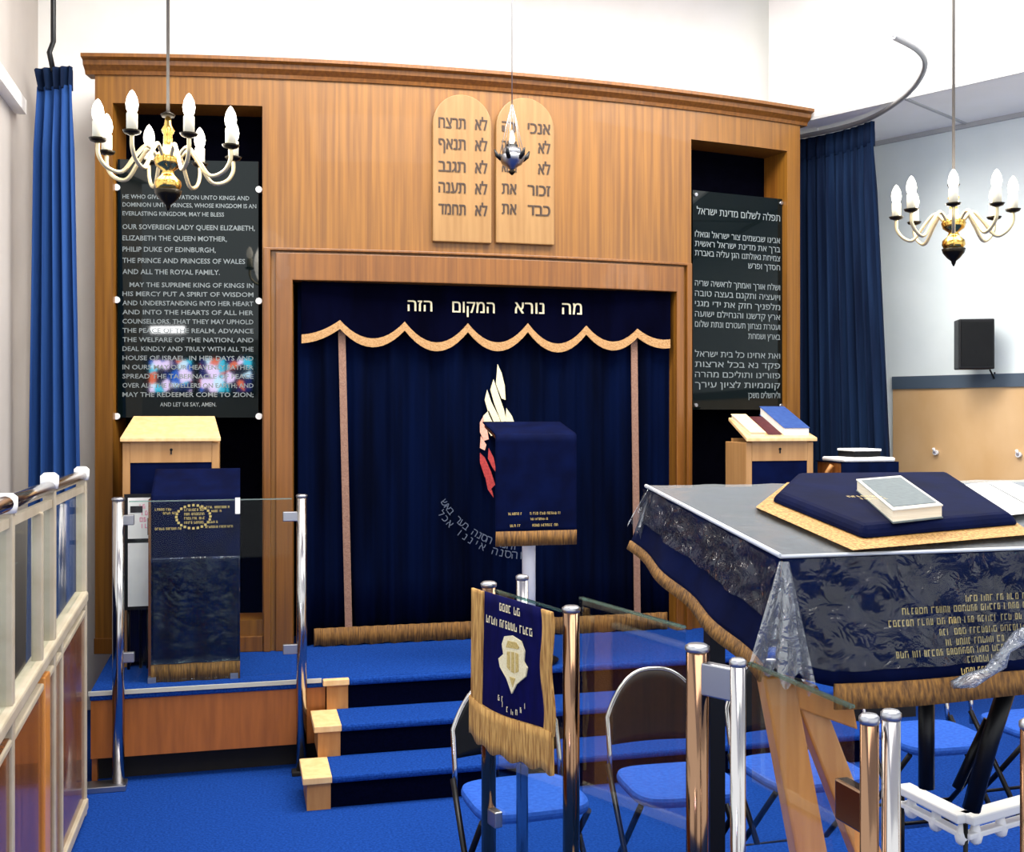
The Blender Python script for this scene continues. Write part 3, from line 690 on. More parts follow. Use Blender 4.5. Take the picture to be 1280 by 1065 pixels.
# ------------------------------------------------------------------ lecterns
def wood_lectern(px, z, label, rz=0, w=.47):
    p = at_z(px, 548, z); t = thing('wooden_lectern', label, 'lectern', (p.x, p.y, PH), rz=rz); L_ = dict(local=True); h = p.z - PH; d = .28
    for sx in (-1, 1):
        finish('side_panel', MB().box((sx * w / 2 - .02, -d / 2, 0), (sx * w / 2 + .02, d / 2, h - .02)), 'lecternwood', t, bevel=.004, **L_)
    finish('fascia', MB().box((-w / 2 + .02, -d / 2, h - .13), (w / 2 - .02, -d / 2 + .02, h - .015)), 'lecternwood', t, **L_)
    finish('keyhole', MB().tube([(0, -d / 2 - .004, h - .06), (0, -d / 2 + .002, h - .06)], .008, 10).box((-.004, -d / 2 - .004, h - .085), (.004, -d / 2, h - .06)), 'black', t, **L_)
    finish('front_cloth', MB().box((-w / 2 + .02, -d / 2 + .005, .03), (w / 2 - .02, -d / 2 + .02, h - .13)), 'cover', t, **L_)
    finish('back_panel', MB().box((-w / 2 + .02, d / 2 - .02, .0), (w / 2 - .02, d / 2, h)), 'lecternwood', t, **L_)
    o = MB(); a = w / 2 + .03; b = w / 2 - .01
    lo = [(-a, -d / 2 - .03, h - .015), (a, -d / 2 - .03, h - .015), (b, d / 2 + .02, h + .105), (-b, d / 2 + .02, h + .105)]
    o.hexa(lo, [(x_, y_, z_ + .022) for x_, y_, z_ in lo]); top = finish('top_board', o, 'palewood', t, bevel=.004, **L_)
    return t, p, h, d, w
wood_lectern(216, 6.1, 'wooden lectern with a bare pale sloping top, before the English prayer panel')
tD, pD, hD, dD, wD = wood_lectern(961, 6.55, 'wooden lectern with three books on top, before the Hebrew prayer panel', w=.40)
def on_top(x_, s_, lift): # point on the sloped top of the book lectern
    return Vector((pD.x + x_, pD.y - dD / 2 + s_ * dD, PH + hD + .009 + s_ * .115 + lift))
def slant_book(name, x0, x1, s0, s1, th, cover, page, label, cat='book'):
    t = thing(name, label, cat, on_top((x0 + x1) / 2, s0, 0))
    e = .004
    def slab(a, b, c, d, l0, l1): return MB().hexa([on_top(a, c, l0), on_top(b, c, l0), on_top(b, d, l0), on_top(a, d, l0)], [on_top(a, c, l1), on_top(b, c, l1), on_top(b, d, l1), on_top(a, d, l1)])
    finish('page_block', slab(x0 + e, x1 - e, s0 + .02, s1 - .02, .003, th - .003), page, t)
    finish('cover', slab(x0, x1, s0, s1, th - .003, th), cover, t)
    finish('cover', slab(x0, x1, s0, s1, 0, .003), cover, t)
slant_book('prayer_book', -.19, -.09, .0, .95, .03, 'tancover', 'page', 'tan book lying at the wall-side end of the book-topped lectern, nearest the ark opening')
slant_book('prayer_book', -.075, .015, .0, .9, .02, 'redcover', 'page', 'dark red book lying between a tan and a blue book on the lectern')
slant_book('prayer_book', .03, .20, .02, 1.15, .055, 'bluecover', 'paper', 'thick blue book on the lectern beside the long blue drape')
# covered lectern on the platform
p = at_z(242, 850, 5.63); w, d, h = .45, .27, 1.417 - PH
t = thing('covered_lectern', 'lectern under a long navy cover with gold emblem, behind the glass balustrade', 'lectern', (p.x, p.y + d / 2, PH)); L_ = dict(local=True)
finish('body', MB().box((-w / 2, -d / 2, 0), (w / 2 - .02, d / 2, h - .01)), 'walnut', t, **L_)
def cov(u, v, o):   # v: 0 hem .. 1 front top edge .. 2 back edge
    x_ = lerp(-w / 2 + .015, w / 2 + .01, u)
    if v <= 1: return Vector((x_, -d / 2 - .012 + .006 * sin(u * 17) * (1 - v) - o, lerp(.05, h + .01, v)))
    return Vector((x_, lerp(-d / 2 - .012, d / 2 + .02, v - 1), lerp(h + .01, h + .13, v - 1) + o))
cvr = finish('cover', MB().shell(lambda u, v: cov(u, v * 2, .006), lambda u, v: cov(u, v * 2, 0), 30, 40), 'cover', t, **L_)
finish('fringe', MB().shell(lambda u, v: cov(u, -.055 + .10 * v, .009), lambda u, v: cov(u, -.055 + .10 * v, .002), 60, 2), 'fringe', cvr, **L_)
g = MB(); rng = random.Random(11)
mp = lambda u, v: cov(u, v, .009)
def dscr(m, x0, x1, y, hh): m.scribble(lambda a, b: Vector((a, -d / 2 - .024, b)), x0, x1, y, hh, rng)
for a, b, y in ((-.19, -.10, h - .065), (-.15, -.08, h - .085), (-.19, -.06, h - .165), (.03, .19, h - .058), (.09, .15, h - .078), (.07, .13, h - .135), (.06, .2, h - .16)): dscr(g, a, b, y, .012)
for k in range(4): dscr(g, -.045, .06, h - .07 - .022 * k, .013)
fr_ = -d / 2 - .024
for k in range(24):
    a = k * pi / 12; x_, z_ = cos(a) * .085, sin(a) * .06
    g.add([(x_ - .006, fr_, h - .1 + z_ - .006), (x_ + .006, fr_, h - .1 + z_ - .006), (x_ + .006, fr_, h - .1 + z_ + .006), (x_ - .006, fr_, h - .1 + z_ + .006)], [(0, 1, 2, 3)])
finish('emblem', g, 'goldthread', cvr, **L_)
pc = MB().shell(lambda u, v: cov(u, .05 + .6 * v, .014 + .006 * sin(u * 9) * sin(v * 7)), lambda u, v: cov(u, .05 + .6 * v, .012), 20, 20)
finish('plastic_sleeve', pc, 'plasticthin', cvr, **L_)
for x_ in (-w / 2 + .02, w / 2 - .02): finish('foot', MB().box((x_ - .02, -d / 2 - .03, 0), (x_ + .02, d / 2, .03)), 'satin', t, **L_)
# centre lectern on a pole
p = at_z(669, 680, 5.95); w = .46; zt_ = CH - 17 / F * 5.95 - PH; zb_ = p.z - PH
t = thing('pole_lectern', 'slim lectern with navy cover on a white pole before the ark curtain', 'lectern', (p.x, p.y, PH))
def cv2(u, v, o):
    x_ = lerp(-w / 2, w / 2, u)
    if v <= 1: return Vector((x_, -.02 - o + .005 * sin(u * 13) * (1 - v), lerp(zb_ + .06, zt_ - .03, v)))
    return Vector((x_, lerp(-.02, .30, v - 1), lerp(zt_ - .03, zt_ + .035, v - 1) + o))
finish('desk_board', MB().hexa([(-w / 2 + .01, -.01, zt_ - .055), (w / 2 - .01, -.01, zt_ - .055), (w / 2 - .01, .3, zt_ + .01), (-w / 2 + .01, .3, zt_ + .01)], [(-w / 2 + .01, -.01, zt_ - .035), (w / 2 - .01, -.01, zt_ - .035), (w / 2 - .01, .3, zt_ + .03), (-w / 2 + .01, .3, zt_ + .03)]), 'walnut', t, **L_)
cvr = finish('cover', MB().shell(lambda u, v: cv2(u, v * 2, .008), lambda u, v: cv2(u, v * 2, 0), 24, 30), 'cover', t, **L_)
finish('fringe', MB().shell(lambda u, v: cv2(u, -.12 + .15 * v, .012), lambda u, v: cv2(u, -.12 + .15 * v, .002), 60, 2), 'fringe', cvr, **L_)
g = MB(); rng = random.Random(5)
for a, b, z_, hh in ((-.16, .15, zb_ + .165, .014), (-.06, .07, zb_ + .135, .012), (-.15, .13, zb_ + .10, .014)): g.scribble(lambda u, v: Vector((u, -.031, v)), a, b, z_, hh, rng)
finish('lettering', g, 'goldthread', cvr, **L_)
finish('pole', MB().tube([(-.01, .1, .03), (-.01, .1, zt_ - .03)], .038, 16), 'whitemetal', t, **L_)
finish('base', MB().lathe([(.15, 0), (.17, .015), (.05, .035), (.04, .05)], (-.01, .1, 0)), 'black', t, **L_)
# dark stand beside the drape with folded white cloths
p = at_z(1075, 572, 6.5); w = .36
t = thing('covered_stand', 'low navy-draped stand at the foot of the long blue drape', 'stand', (p.x, p.y, PH)); hs = p.z - PH - .022
finish('body', MB().box((-w / 2, -.1, 0), (w / 2, .18, hs - .006)), 'walnut', t, **L_)
finish('cover', MB().shell(lambda u, v: Vector((lerp(-w / 2 - .01, w / 2 + .01, u), -.112 + .008 * sin(u * 25) * (1 - v), lerp(.1, hs, v))), lambda u, v: Vector((lerp(-w / 2 - .01, w / 2 + .01, u), -.104, lerp(.1, hs, v))), 40, 4).box((-w / 2 - .01, -.112, hs - .006), (w / 2 + .01, .19, hs)), 'velvet', t, **L_)
finish('side_post', MB().tube([(-w / 2 - .04, 0, 0), (-w / 2 - .04, 0, hs - .06), (-w / 2 - .02, -.02, hs - .02)], .014, 8), 'blockwood', t, **L_)
tag(finish('folded_cloth', MB().box((p.x - w / 2 + .01, p.y - .11, PH + hs), (p.x + w / 2 - .01, p.y + .15, PH + hs + .026)), 'paper', loc=(p.x, p.y, PH + hs), bevel=.01), 'wide white folded cloth lying on the navy-draped stand', 'cloth')
o = thing('prayer_book', 'dark book with a white upper cover on the folded cloth of the draped stand', 'book', (p.x, p.y, PH + hs + .026))
finish('page_block', MB().box((-.075, -.06, .004), (.1, .12, .036)), 'blackpad', o, **L_)
finish('cover', MB().box((-.08, -.065, .036), (.105, .125, .05)), 'paper', o, bevel=.004, **L_)
# notice sheets on a dark easel, left of the covered lectern
a = at_wy(160, 620, 6.16); b = at_wy(191, 757, 6.16)
t = thing('notice_easel', 'narrow black easel holding two white notices, beside the navy covered lectern', 'easel', (a.x + .06, a.y + .05, PH))
y_ = a.y
finish('board', MB().box((a.x - .02, y_, b.z - .02), (b.x + .01, y_ + .012, a.z + .01)), 'black', t)
zm = at_wy(170, 676, 6.16).z
finish('notice', MB().box((a.x, y_ - .004, zm + .012), (b.x - .012, y_ - .001, a.z - .01)), 'paper', t, label='upper white notice with pink and black print')
finish('notice', MB().box((a.x, y_ - .004, b.z), (b.x, y_ - .001, zm - .012)), 'paper', t, label='lower plain white notice')
pr = MB(); rng = random.Random(2)
for k in range(4): pr.scribble(lambda u, v: Vector((a.x + u, y_ - .0055, v)), .06 + .01 * (k % 2), .11, a.z - .07 - .035 * k, .024, rng)
finish('pink_print', pr, 'pink', t)
finish('black_print', MB().box((a.x + .012, y_ - .0058, a.z - .09), (a.x + .075, y_ - .004, a.z - .055)).box((a.x + .1, y_ - .0058, zm + .03), (a.x + .106, y_ - .004, a.z - .12)), 'blackprint', t)
for dx in (0, .1): finish('leg', MB().tube([(a.x + dx, y_ + .02, b.z), (a.x + dx, y_ + .03, PH)], .008, 6), 'black', t)
finish('leg', MB().tube([(a.x + .06, y_ + .02, a.z - .1), (a.x + .06, y_ + .05, PH)], .008, 6), 'black', t)

# ------------------------------------------------------------------ glass balustrades
def post(m, parent, x_, y_, z0, z1, r=.024, mt='chrome', label=None):
    m.tube([(x_, y_, z0), (x_, y_, z1)], r, 18); o = finish('post', m, mt, parent)
    finish('cap', MB().lathe([(r * 1.02, z1 - .004), (r * 1.1, z1), (r * 1.1, z1 + .008), (r * .8, z1 + .013)], (x_, y_, 0), 18), 'satin', o); return o
def pane(parent, a, b, z0, z1, th=.005):
    a, b = Vector(a), Vector(b); d = (b - a).normalized(); nn = Vector((d.y, -d.x)) * th
    q = lambda c, s_, z_: Vector((c.x + nn.x * s_, c.y + nn.y * s_, z_))
    o = finish('glass_pane', MB().hexa([q(a, 1, z0), q(b, 1, z0), q(b, -1, z0), q(a, -1, z0)], [q(a, 1, z1), q(b, 1, z1), q(b, -1, z1), q(a, -1, z1)]), 'pane', parent)
    finish('polished_edge', MB().hexa([q(a, 1.15, z1), q(b, 1.15, z1), q(b, -1.15, z1), q(a, -1.15, z1)], [q(a, 1.15, z1 + .006), q(b, 1.15, z1 + .006), q(b, -1.15, z1 + .006), q(a, -1.15, z1 + .006)]), 'paneedge', o)
    return o
def clamp(parent, p_, d_, z_, s_=.05, mt='satin', hh=.05):
    d_ = Vector(d_).normalized(); nn = Vector((d_.y, -d_.x)) * .014; p_ = Vector(p_)
    q = lambda t_, s2, z2: Vector((p_.x + d_.x * t_ + nn.x * s2, p_.y + d_.y * t_ + nn.y * s2, z2))
    finish('clamp', MB().hexa([q(0, 1, z_), q(s_, 1, z_), q(s_, -1, z_), q(0, -1, z_)], [q(0, 1, z_ + hh), q(s_, 1, z_ + hh), q(s_, -1, z_ + hh), q(0, -1, z_ + hh)]), mt, parent, bevel=.004)
q1 = at_z(148, 985, 5.34); q2 = at_z(377, 960, 5.56)
t = thing('glass_balustrade', 'clear glass balustrade between two steel posts at the wood-fronted platform edge', 'balustrade', ((q1.x + q2.x) / 2, q1.y, 0))
ht = 1.425
post(MB(), t, q1.x, q1.y, 0, ht, .029); post(MB(), t, q2.x, q1.y, 0, ht, .027)
pane(t, (q1.x + .05, q1.y), (q2.x - .05, q1.y), .52, ht - .012)
for z_ in (1.30, .62):
    clamp(t, (q1.x + .02, q1.y), (1, 0), z_, .055); clamp(t, (q2.x - .02, q1.y), (-1, 0), z_, .075)
finish('foot_plate', MB().box((q1.x - .16, q1.y - .06, 0), (q1.x + .04, q1.y + .05, .03)), 'satin', t, bevel=.004)
finish('foot_plate', MB().box((q2.x - .05, q1.y - .04, 0), (q2.x + .05, q1.y + .04, .02)), 'shadowkick', t, bevel=.004)
finish('edge_fitting', MB().box((at_z(297, 640, 5.4).x - .012, q1.y - .012, 1.345), (at_z(297, 640, 5.4).x + .012, q1.y + .012, ht)), 'whitemetal', t)
# bimah platform and its balustrade
bp = thing('bimah_platform', 'low blue carpeted platform under the draped reading table', 'platform', (2.4, 1.8, 0))
finish('carpet_top', MB().box((.68, -.2, .25), (5.0, 3.56, BH)), 'carpet', bp, bevel=.01)
finish('front_panel', MB().box((.70, -.18, 0), (4.98, 3.54, .25)), 'panelwood', bp)
RT_ = 1.30
PS = dict(a=(.76, 3.355), b=(.90, 3.47), c=(.885, 2.87), d=(1.02, 2.32), e=(1.045, 2.16), f=(1.075, 1.70), g=(1.115, 1.695), h=(1.33, 1.6))
t = thing('glass_balustrade', 'chrome posts and clear panes railing in the draped reading table, banner hung on it', 'balustrade', (.9, 2.6, BH))
for k, (x_, y_) in PS.items():
    z1 = RT_ if k not in ('g',) else RT_ + .006
    post(MB(), t, x_, y_, BH, z1, {'d': .026, 'f': .0165, 'g': .0165, 'h': .02, 'e': .017, 'b': .02}.get(k, .0235), 'chrome' if k in 'beg' else 'brownish')
V2 = lambda k: Vector(PS[k])
def between(a, b, g0=.05): d_ = (V2(b) - V2(a)).normalized(); return V2(a) + d_ * g0, V2(b) - d_ * g0
pane(t, *between('a', 'c', .05), .4, RT_ - .012); pane(t, *between('c', 'd'), .4, RT_ + .04); pane(t, *between('e', 'f'), .4, RT_ + .01)
d_ = V2('e') - V2('d'); clamp(t, V2('d') + d_.normalized() * .0, (.35, -.6), 1.20, .12, 'satin', .075)
d_ = (V2('e') - V2('f')); clamp(t, V2('f') - d_.normalized() * 0, d_, 1.10, .085, 'brownish', .075)
for a_, b_ in (('a', 'c'), ('c', 'a'), ('c', 'd'), ('d', 'c'), ('f', 'e')): clamp(t, V2(a_), V2(b_) - V2(a_), .55, .07)
# banner on the balustrade
pa, pb = Vector((.745, 3.325)), Vector((.862, 2.885)); dd = pb - pa; nn = Vector((dd.y, -dd.x)).normalized(); nn = nn if nn.x < 0 else -nn
BT, BB = 1.298, .845
def bn(u, v, o): # u 0..1 from far post, v 0 bottom..1 top
    q = pa + dd * u + nn * (.03 + o + .012 * sin(u * 5 + .5) * (1.2 - v)); return Vector((q.x, q.y, lerp(BB, BT, v) - .012 * sin(u * 4) * (1 - v)))
t = thing('fringed_banner', 'royal blue banner with cream emblem and gold fringe draped over the glass', 'banner', bn(.5, 0, 0))
finish('cloth', MB().shell(lambda u, v: bn(.06 + .9 * u, .2 + .8 * v, .004), lambda u, v: bn(.06 + .9 * u, .2 + .8 * v, 0), 20, 12), 'bannerblue', t)
finish('fringe', MB().shell(lambda u, v: bn(-.05 + .18 * u, .22 + .78 * v, .010), lambda u, v: bn(-.05 + .18 * u, .22 + .78 * v, .003), 6, 30), 'fringelight', t)
finish('fringe', MB().shell(lambda u, v: bn(.88 + .13 * u + .02 * sin(v * 9), .22 + .78 * v, .010), lambda u, v: bn(.88 + .13 * u + .02 * sin(v * 9), .22 + .78 * v, .003), 6, 30), 'fringelight', t)
finish('fringe', MB().shell(lambda u, v: bn(-.07 + 1.07 * u, (-.02 + .015 * sin(u * 31)) * (1 - v) + v * .245, .013), lambda u, v: bn(-.07 + 1.07 * u, (-.02 + .015 * sin(u * 31)) * (1 - v) + v * .245, .004), 40, 4), 'fringelight', t)
g = MB(); rng = random.Random(8)
def bm_(u, v): return bn(u, v, .008)
Lb_ = dd.length
for a_, b_, v_, hh in ((.36, .66, .91, .05), (.18, .82, .805, .05)):
    g.scribble(lambda u, v: bm_(u, v), a_, b_, v_, hh, rng, (3, 6))
for k in range(7): # curved letters beneath the emblem
    s_ = k / 6; g.scribble(lambda u, v: bm_(u, v), .36 + .3 * s_, .42 + .3 * s_, .36 - .09 * sin(pi * (s_ * .8 + .1)) , .035, rng, (1, 1))
out = [(.52, .405), (.57, .47), (.68, .54), (.70, .60), (.66, .63), (.67, .70), (.63, .755), (.52, .775), (.43, .755), (.40, .70), (.42, .64), (.36, .60), (.38, .55), (.46, .49)]
g.hexa([bn(u, v, .005) for u, v in out], [bn(u, v, .009) for u, v in out])
finish('emblem', g, 'thread', t)
g = MB()
for pts_ in ([(.455, .69), (.60, .70), (.615, .715), (.58, .74), (.48, .735)], [(.47, .565), (.505, .55), (.505, .67), (.47, .665)], [(.52, .545), (.555, .54), (.555, .675), (.52, .67)], [(.57, .545), (.605, .56), (.605, .67), (.57, .675)], [(.50, .51), (.565, .51), (.535, .45)]):
    g.hexa([bn(u, v, .0085) for u, v in pts_], [bn(u, v, .0105) for u, v in pts_])
finish('emblem_detail', g, 'goldthread', t)

# ------------------------------------------------------------------ partition on the far side of the aisle
PX = -.72
pt = thing('wood_glass_partition', 'cream-railed partition of brown wood below and glass above, along the aisle', 'partition', (PX, 4.2, 0))
ya, yb = 2.6, at_wx(102, 600, PX).y
y62, y8 = at_wx(62, 600, PX).y, at_wx(8, 600, PX).y
TR = 1.565
def mid(y_): return lerp(.86, .985, (y_ - 3.3) / (yb - 3.3))
def ybar(m, y0, y1, h0a, h0b, th, w=.03):
    m.hexa([(PX - w, y0, h0a), (PX + w, y0, h0a), (PX + w, y1, h0b), (PX - w, y1, h0b)], [(PX - w, y0, h0a + th), (PX + w, y0, h0a + th), (PX + w, y1, h0b + th), (PX - w, y1, h0b + th)]); return m
finish('top_rail', MB().tube([(PX, ya, TR), (PX, yb, TR)], .026, 14), 'chrome', pt)
finish('upper_frame', ybar(MB(), ya, yb, TR - .075, TR - .075, .03, .012), 'cream', pt)
finish('middle_rail', ybar(MB(), ya, yb, mid(ya), mid(yb), .05, .03), 'cream', pt, bevel=.01)
finish('lower_rail', ybar(MB(), ya, yb, mid(ya) - .09, mid(yb) - .06, .025, .02), 'cream', pt, bevel=.006)
finish('bottom_rail', ybar(MB(), ya, yb, 0.03, 0.03, .05, .03), 'cream', pt, bevel=.006)
for y_, zt2, mt in ((yb, TR + .03, 'cream'), (y62, TR + .045, 'cream'), (y8, TR + .02, 'cream')):
    o = finish('post', MB().box((PX - .022, y_ - .02, 0), (PX + .022, y_ + .02, zt2)), mt, pt, bevel=.005)
    finish('cap', MB().lathe([(.03, zt2 - .05), (.034, zt2 - .03), (.034, zt2), (.02, zt2 + .012)], (PX, y_, 0), 14), 'whitemetal', o)
for i, (a_, b_) in enumerate(((ya, y8), (y8, y62), (y62, yb))):
    m_ = MB(); m_.hexa([(PX - .012, a_ + .02, .08), (PX + .012, a_ + .02, .08), (PX + .012, b_ - .02, .08), (PX - .012, b_ - .02, .08)], [(PX - .012, a_ + .02, mid(a_) - .08), (PX + .012, a_ + .02, mid(a_) - .08), (PX + .012, b_ - .02, mid(b_) - .05), (PX - .012, b_ - .02, mid(b_) - .05)])
    finish('wood_panel', m_, 'walnut', pt)
    m_ = MB(); m_.hexa([(PX - .004, a_ + .025, mid(a_) + .05), (PX + .004, a_ + .025, mid(a_) + .05), (PX + .004, b_ - .025, mid(b_) + .05), (PX - .004, b_ - .025, mid(b_) + .05)], [(PX - .004, a_ + .025, TR - .075), (PX + .004, a_ + .025, TR - .075), (PX + .004, b_ - .025, TR - .075), (PX - .004, b_ - .025, TR - .075)])
    finish('glass_pane', m_, 'pane', pt)
for px_, mt, w_ in ((51, 'orangewood', .055), (71, 'cream', .012), (45, 'cream', .016)):  # orange upright paints in the bright reflection on the lit varnished post
    y_ = at_wx(px_, 900, PX).y; z1 = mid(y_) - .03 if mt == 'orangewood' else (mid(y_) if px_ == 71 else TR - .07); z0 = .05 if px_ != 45 else mid(y_)
    finish('upright', MB().box((PX - .014, y_ - w_, z0), (PX + .024, y_ + w_, z1)), mt, pt, bevel=.006)
# pew behind the partition
pw = thing('upholstered_pew', 'dark navy pew seen through the partition glass', 'pew', (-1.0, 5.0, 0))
finish('seat', MB().box((-1.2, 2.7, .38), (-.80, 6.0, .46)), 'carpet', pw, bevel=.02)
finish('backrest', MB().box((-1.22, 2.7, .46), (-1.14, 6.0, 1.22)), 'cover', pw, bevel=.02)
finish('base', MB().box((-1.18, 2.75, 0), (-.86, 5.95, .38)), 'walnut', pw)

# ------------------------------------------------------------------ folding chairs
GR = 'folding chairs in a row before the steps'
def make_chair(loc, label):
    t = thing('folding_chair', label, 'chair', loc, GR); L_ = dict(local=True)
    sb = MB(); n = 20; pts_ = []
    for k in range(n * 2):
        a = 2 * pi * k / (n * 2); c_, s_ = cos(a), sin(a); pts_.append((.215 * abs(c_)**.45 * (1 if c_ >= 0 else -1), .20 * abs(s_)**.5 * (1 if s_ >= 0 else -1)))
    sb.hexa([(x_, y_, .41) for x_, y_ in pts_], [(x_, y_, .452) for x_, y_ in pts_])
    finish('seat', sb, 'seatblue', t, bevel=.016, **L_)
    def arch(u, v, o):  # padded back with rounded shoulders
        hw = .205; x_ = lerp(-hw, hw, u); top_ = .80 - .17 * abs(2 * u - 1)**2.6
        z_ = lerp(.53, top_, v); return Vector((x_, .205 + .05 * (z_ - .5) / .3 + .03 * (1 - abs(2 * u - 1)**2) + o, z_))
    finish('backrest', MB().shell(lambda u, v: arch(u, v, 0), lambda u, v: arch(u, v, .03), 20, 8), 'blackpad', t, **L_)
    ed = [arch(k / 24, 1, .012) for k in range(25)]
    finish('back_frame', MB().tube([(-.215, .19, .40), (-.212, .2, .5)] + [(p.x * 1.02, p.y, p.z + .004) for p in ed] + [(.212, .2, .5), (.215, .19, .40)], .0105, 10), 'chrome', t, **L_)
    for sx in (-1, 1):
        finish('leg', MB().tube([(sx * .222, .19, .46), (sx * .225, .0, .24), (sx * .228, -.2, .0)], .0115, 10), 'black', t, **L_)
        finish('leg', MB().tube([(sx * .20, -.14, .41), (sx * .20, .05, .2), (sx * .20, .24, .0)], .0115, 10), 'black', t, **L_)
    finish('crossbar', MB().tube([(-.226, -.11, .11), (.226, -.11, .11)], .008, 8), 'black', t, **L_)
    finish('crossbar', MB().tube([(-.20, .16, .09), (.20, .16, .09)], .008, 8), 'black', t, **L_)
    return t
def chair_xy(px, wy): q = at_wy(px, 990, wy); return (q.x, wy, 0)
ch = make_chair(chair_xy(655, 3.86), 'blue seated folding chair partly behind the fringed banner, first from the aisle')
ch.rotation_euler.z = .06
dup(ch, chair_xy(848, 3.86), -.03, 'blue seated folding chair between the banner and the chrome post with the steel clamp')
dup(ch, chair_xy(1003, 3.88), .04, 'blue seated folding chair behind the splayed wooden table leg')
dup(ch, chair_xy(1165, 4.15), -.02, 'blue seated folding chair behind the white frame under the table')
dup(ch, chair_xy(1300, 4.2), .03, 'blue seated folding chair at the far end of the row, beyond the dark brace')

# ------------------------------------------------------------------ reading table
T0, T1, TY0, TY1 = 1.262, 2.95, 2.367, 3.245
def th_(y_): return 1.493 + (y_ - TY0) * .1276
def at_table(px, py, off=0):
    d = ray(px, py); k = (1.493 + off - .1276 * TY0 - CH) / (d.z - .1276 * d.y); return O + d * k
t = thing('reading_table', 'wooden sloped reading table hidden under a navy fringed cloth', 'table', (2.1, 2.8, BH))
def tl(x0, x1, y0, y1, o0, o1): return MB().hexa([(x0, y0, th_(y0) + o0), (x1, y0, th_(y0) + o0), (x1, y1, th_(y1) + o0), (x0, y1, th_(y1) + o0)], [(x0, y0, th_(y0) + o1), (x1, y0, th_(y0) + o1), (x1, y1, th_(y1) + o1), (x0, y1, th_(y1) + o1)])
finish('tabletop', tl(T0 + .01, T1 - .01, TY0 + .01, TY1 - .01, -.05, -.006), 'walnut', t)
def plank(a, b, w_, d_=.03, ax=(1, 0, 0)):
    a, b = Vector(a), Vector(b); ax = Vector(ax) * w_ / 2; n2 = Vector((0, d_ / 2, 0)) if ax.x else Vector((d_ / 2, 0, 0))
    return MB().hexa([a - ax - n2, a + ax - n2, a + ax + n2, a - ax + n2], [b - ax - n2, b + ax - n2, b + ax + n2, b - ax + n2])
def tp(px, py, z): return at_z(px, py, z)
zz = 2.72
A_ = tp(968, 842, zz); B_ = tp(1012, 1075, zz)
k_ = (BH - A_.z) / (B_.z - A_.z)
finish('leg', plank(A_.lerp(B_, k_), A_, .085, .05), 'orangewood', t, bevel=.006, label='splayed orange varnished plank leg')
A2 = tp(1000, 855, zz + .04); B2 = tp(1085, 1075, zz + .04); k_ = (BH - A2.z) / (B2.z - A2.z)
finish('leg', plank(A2.lerp(B2, k_), A2, .075, .05), 'orangewood', t, bevel=.006, label='splayed orange varnished plank leg')
for x_, y_ in ((2.75, 2.5), (2.75, 3.1), (1.42, 3.1)):
    finish('leg', MB().box((x_ - .025, y_ - .025, BH), (x_ + .025, y_ + .025, th_(y_) - .05)), 'black', t, label='black square leg')
finish('apron', MB().hexa([tp(950, 868, zz), tp(1072, 912, zz - .03), tp(1072, 912, zz), tp(950, 868, zz + .03)], [tp(950, 838, zz), tp(1066, 880, zz - .03), tp(1066, 880, zz), tp(950, 838, zz + .03)]), 'orangewood', t, bevel=.004, label='orange varnished apron board')
finish('brace', MB().tube([tp(1262, 850, 2.95), tp(1236, 930, 2.95), tp(1214, 1012, 2.97)], .024, 10), 'black', t, label='black diagonal brace')
finish('brace', MB().tube([tp(1236, 900, 3.0), tp(1196, 985, 3.02)], .014, 10), 'black', t, label='black diagonal brace')
finish('brace', MB().tube([tp(1158, 860, 3.05), tp(1158, 985, 3.05)], .022, 10), 'black', t, label='black upright strut')
finish('floor_bar', MB().box((1.3, 2.9, BH), (2.7, 2.94, BH + .03)), 'black', t)
# cloth
def hemL(y_): return lerp(1.235, 1.435, (y_ - TY0) / (TY1 - TY0))
HF = 1.19
tc_ = thing('table_cloth', 'navy cloth with gold fringe draped over the reading table', 'tablecloth', (2.1, 2.8, 1.49))
top = MB().shell(lambda u, v: Vector((lerp(T0, T1, u), lerp(TY0, TY1, v), th_(lerp(TY0, TY1, v)) + .004)), lambda u, v: Vector((lerp(T0, T1, u), lerp(TY0, TY1, v), th_(lerp(TY0, TY1, v)) - .002)), 6, 4)
finish('top_panel', top, 'cover', tc_)
def front(u, v, o):
    x_ = lerp(T0 - .03 * (1 - v), T1, u); return Vector((x_, TY0 - .004 - o - .03 * (1 - v)**2 - .012 * sin(x_ * 9) * (1 - v), lerp(HF + .04 * max(0, .08 - u) / .08, th_(TY0) + .004, v)))
def left(u, v, o): # u from near to far
    y_ = lerp(TY0, TY1, u); return Vector((T0 - .004 - o - .055 * (1 - v)**1.3 + .008 * sin(u * 16) * (1 - v), y_ - .02 * (1 - v) * (1 - u), lerp(hemL(y_), th_(y_) + .004, v)))
finish('front_drop', MB().shell(lambda u, v: front(u, v, .004), lambda u, v: front(u, v, 0), 60, 10), 'cover', tc_)
finish('side_drop', MB().shell(lambda u, v: left(u, v, .004), lambda u, v: left(u, v, 0), 40, 10), 'cover', tc_)
finish('fringe', MB().shell(lambda u, v: front(.085 + .915 * u, -.17 + .19 * v, .009), lambda u, v: front(.085 + .915 * u, -.17 + .19 * v, .001), 120, 2), 'fringe', tc_)
finish('fringe', MB().shell(lambda u, v: left(u, -.10 + .15 * v, .009), lambda u, v: left(u, -.10 + .15 * v, .001), 80, 2), 'fringe', tc_)
g = MB(); rng = random.Random(21)
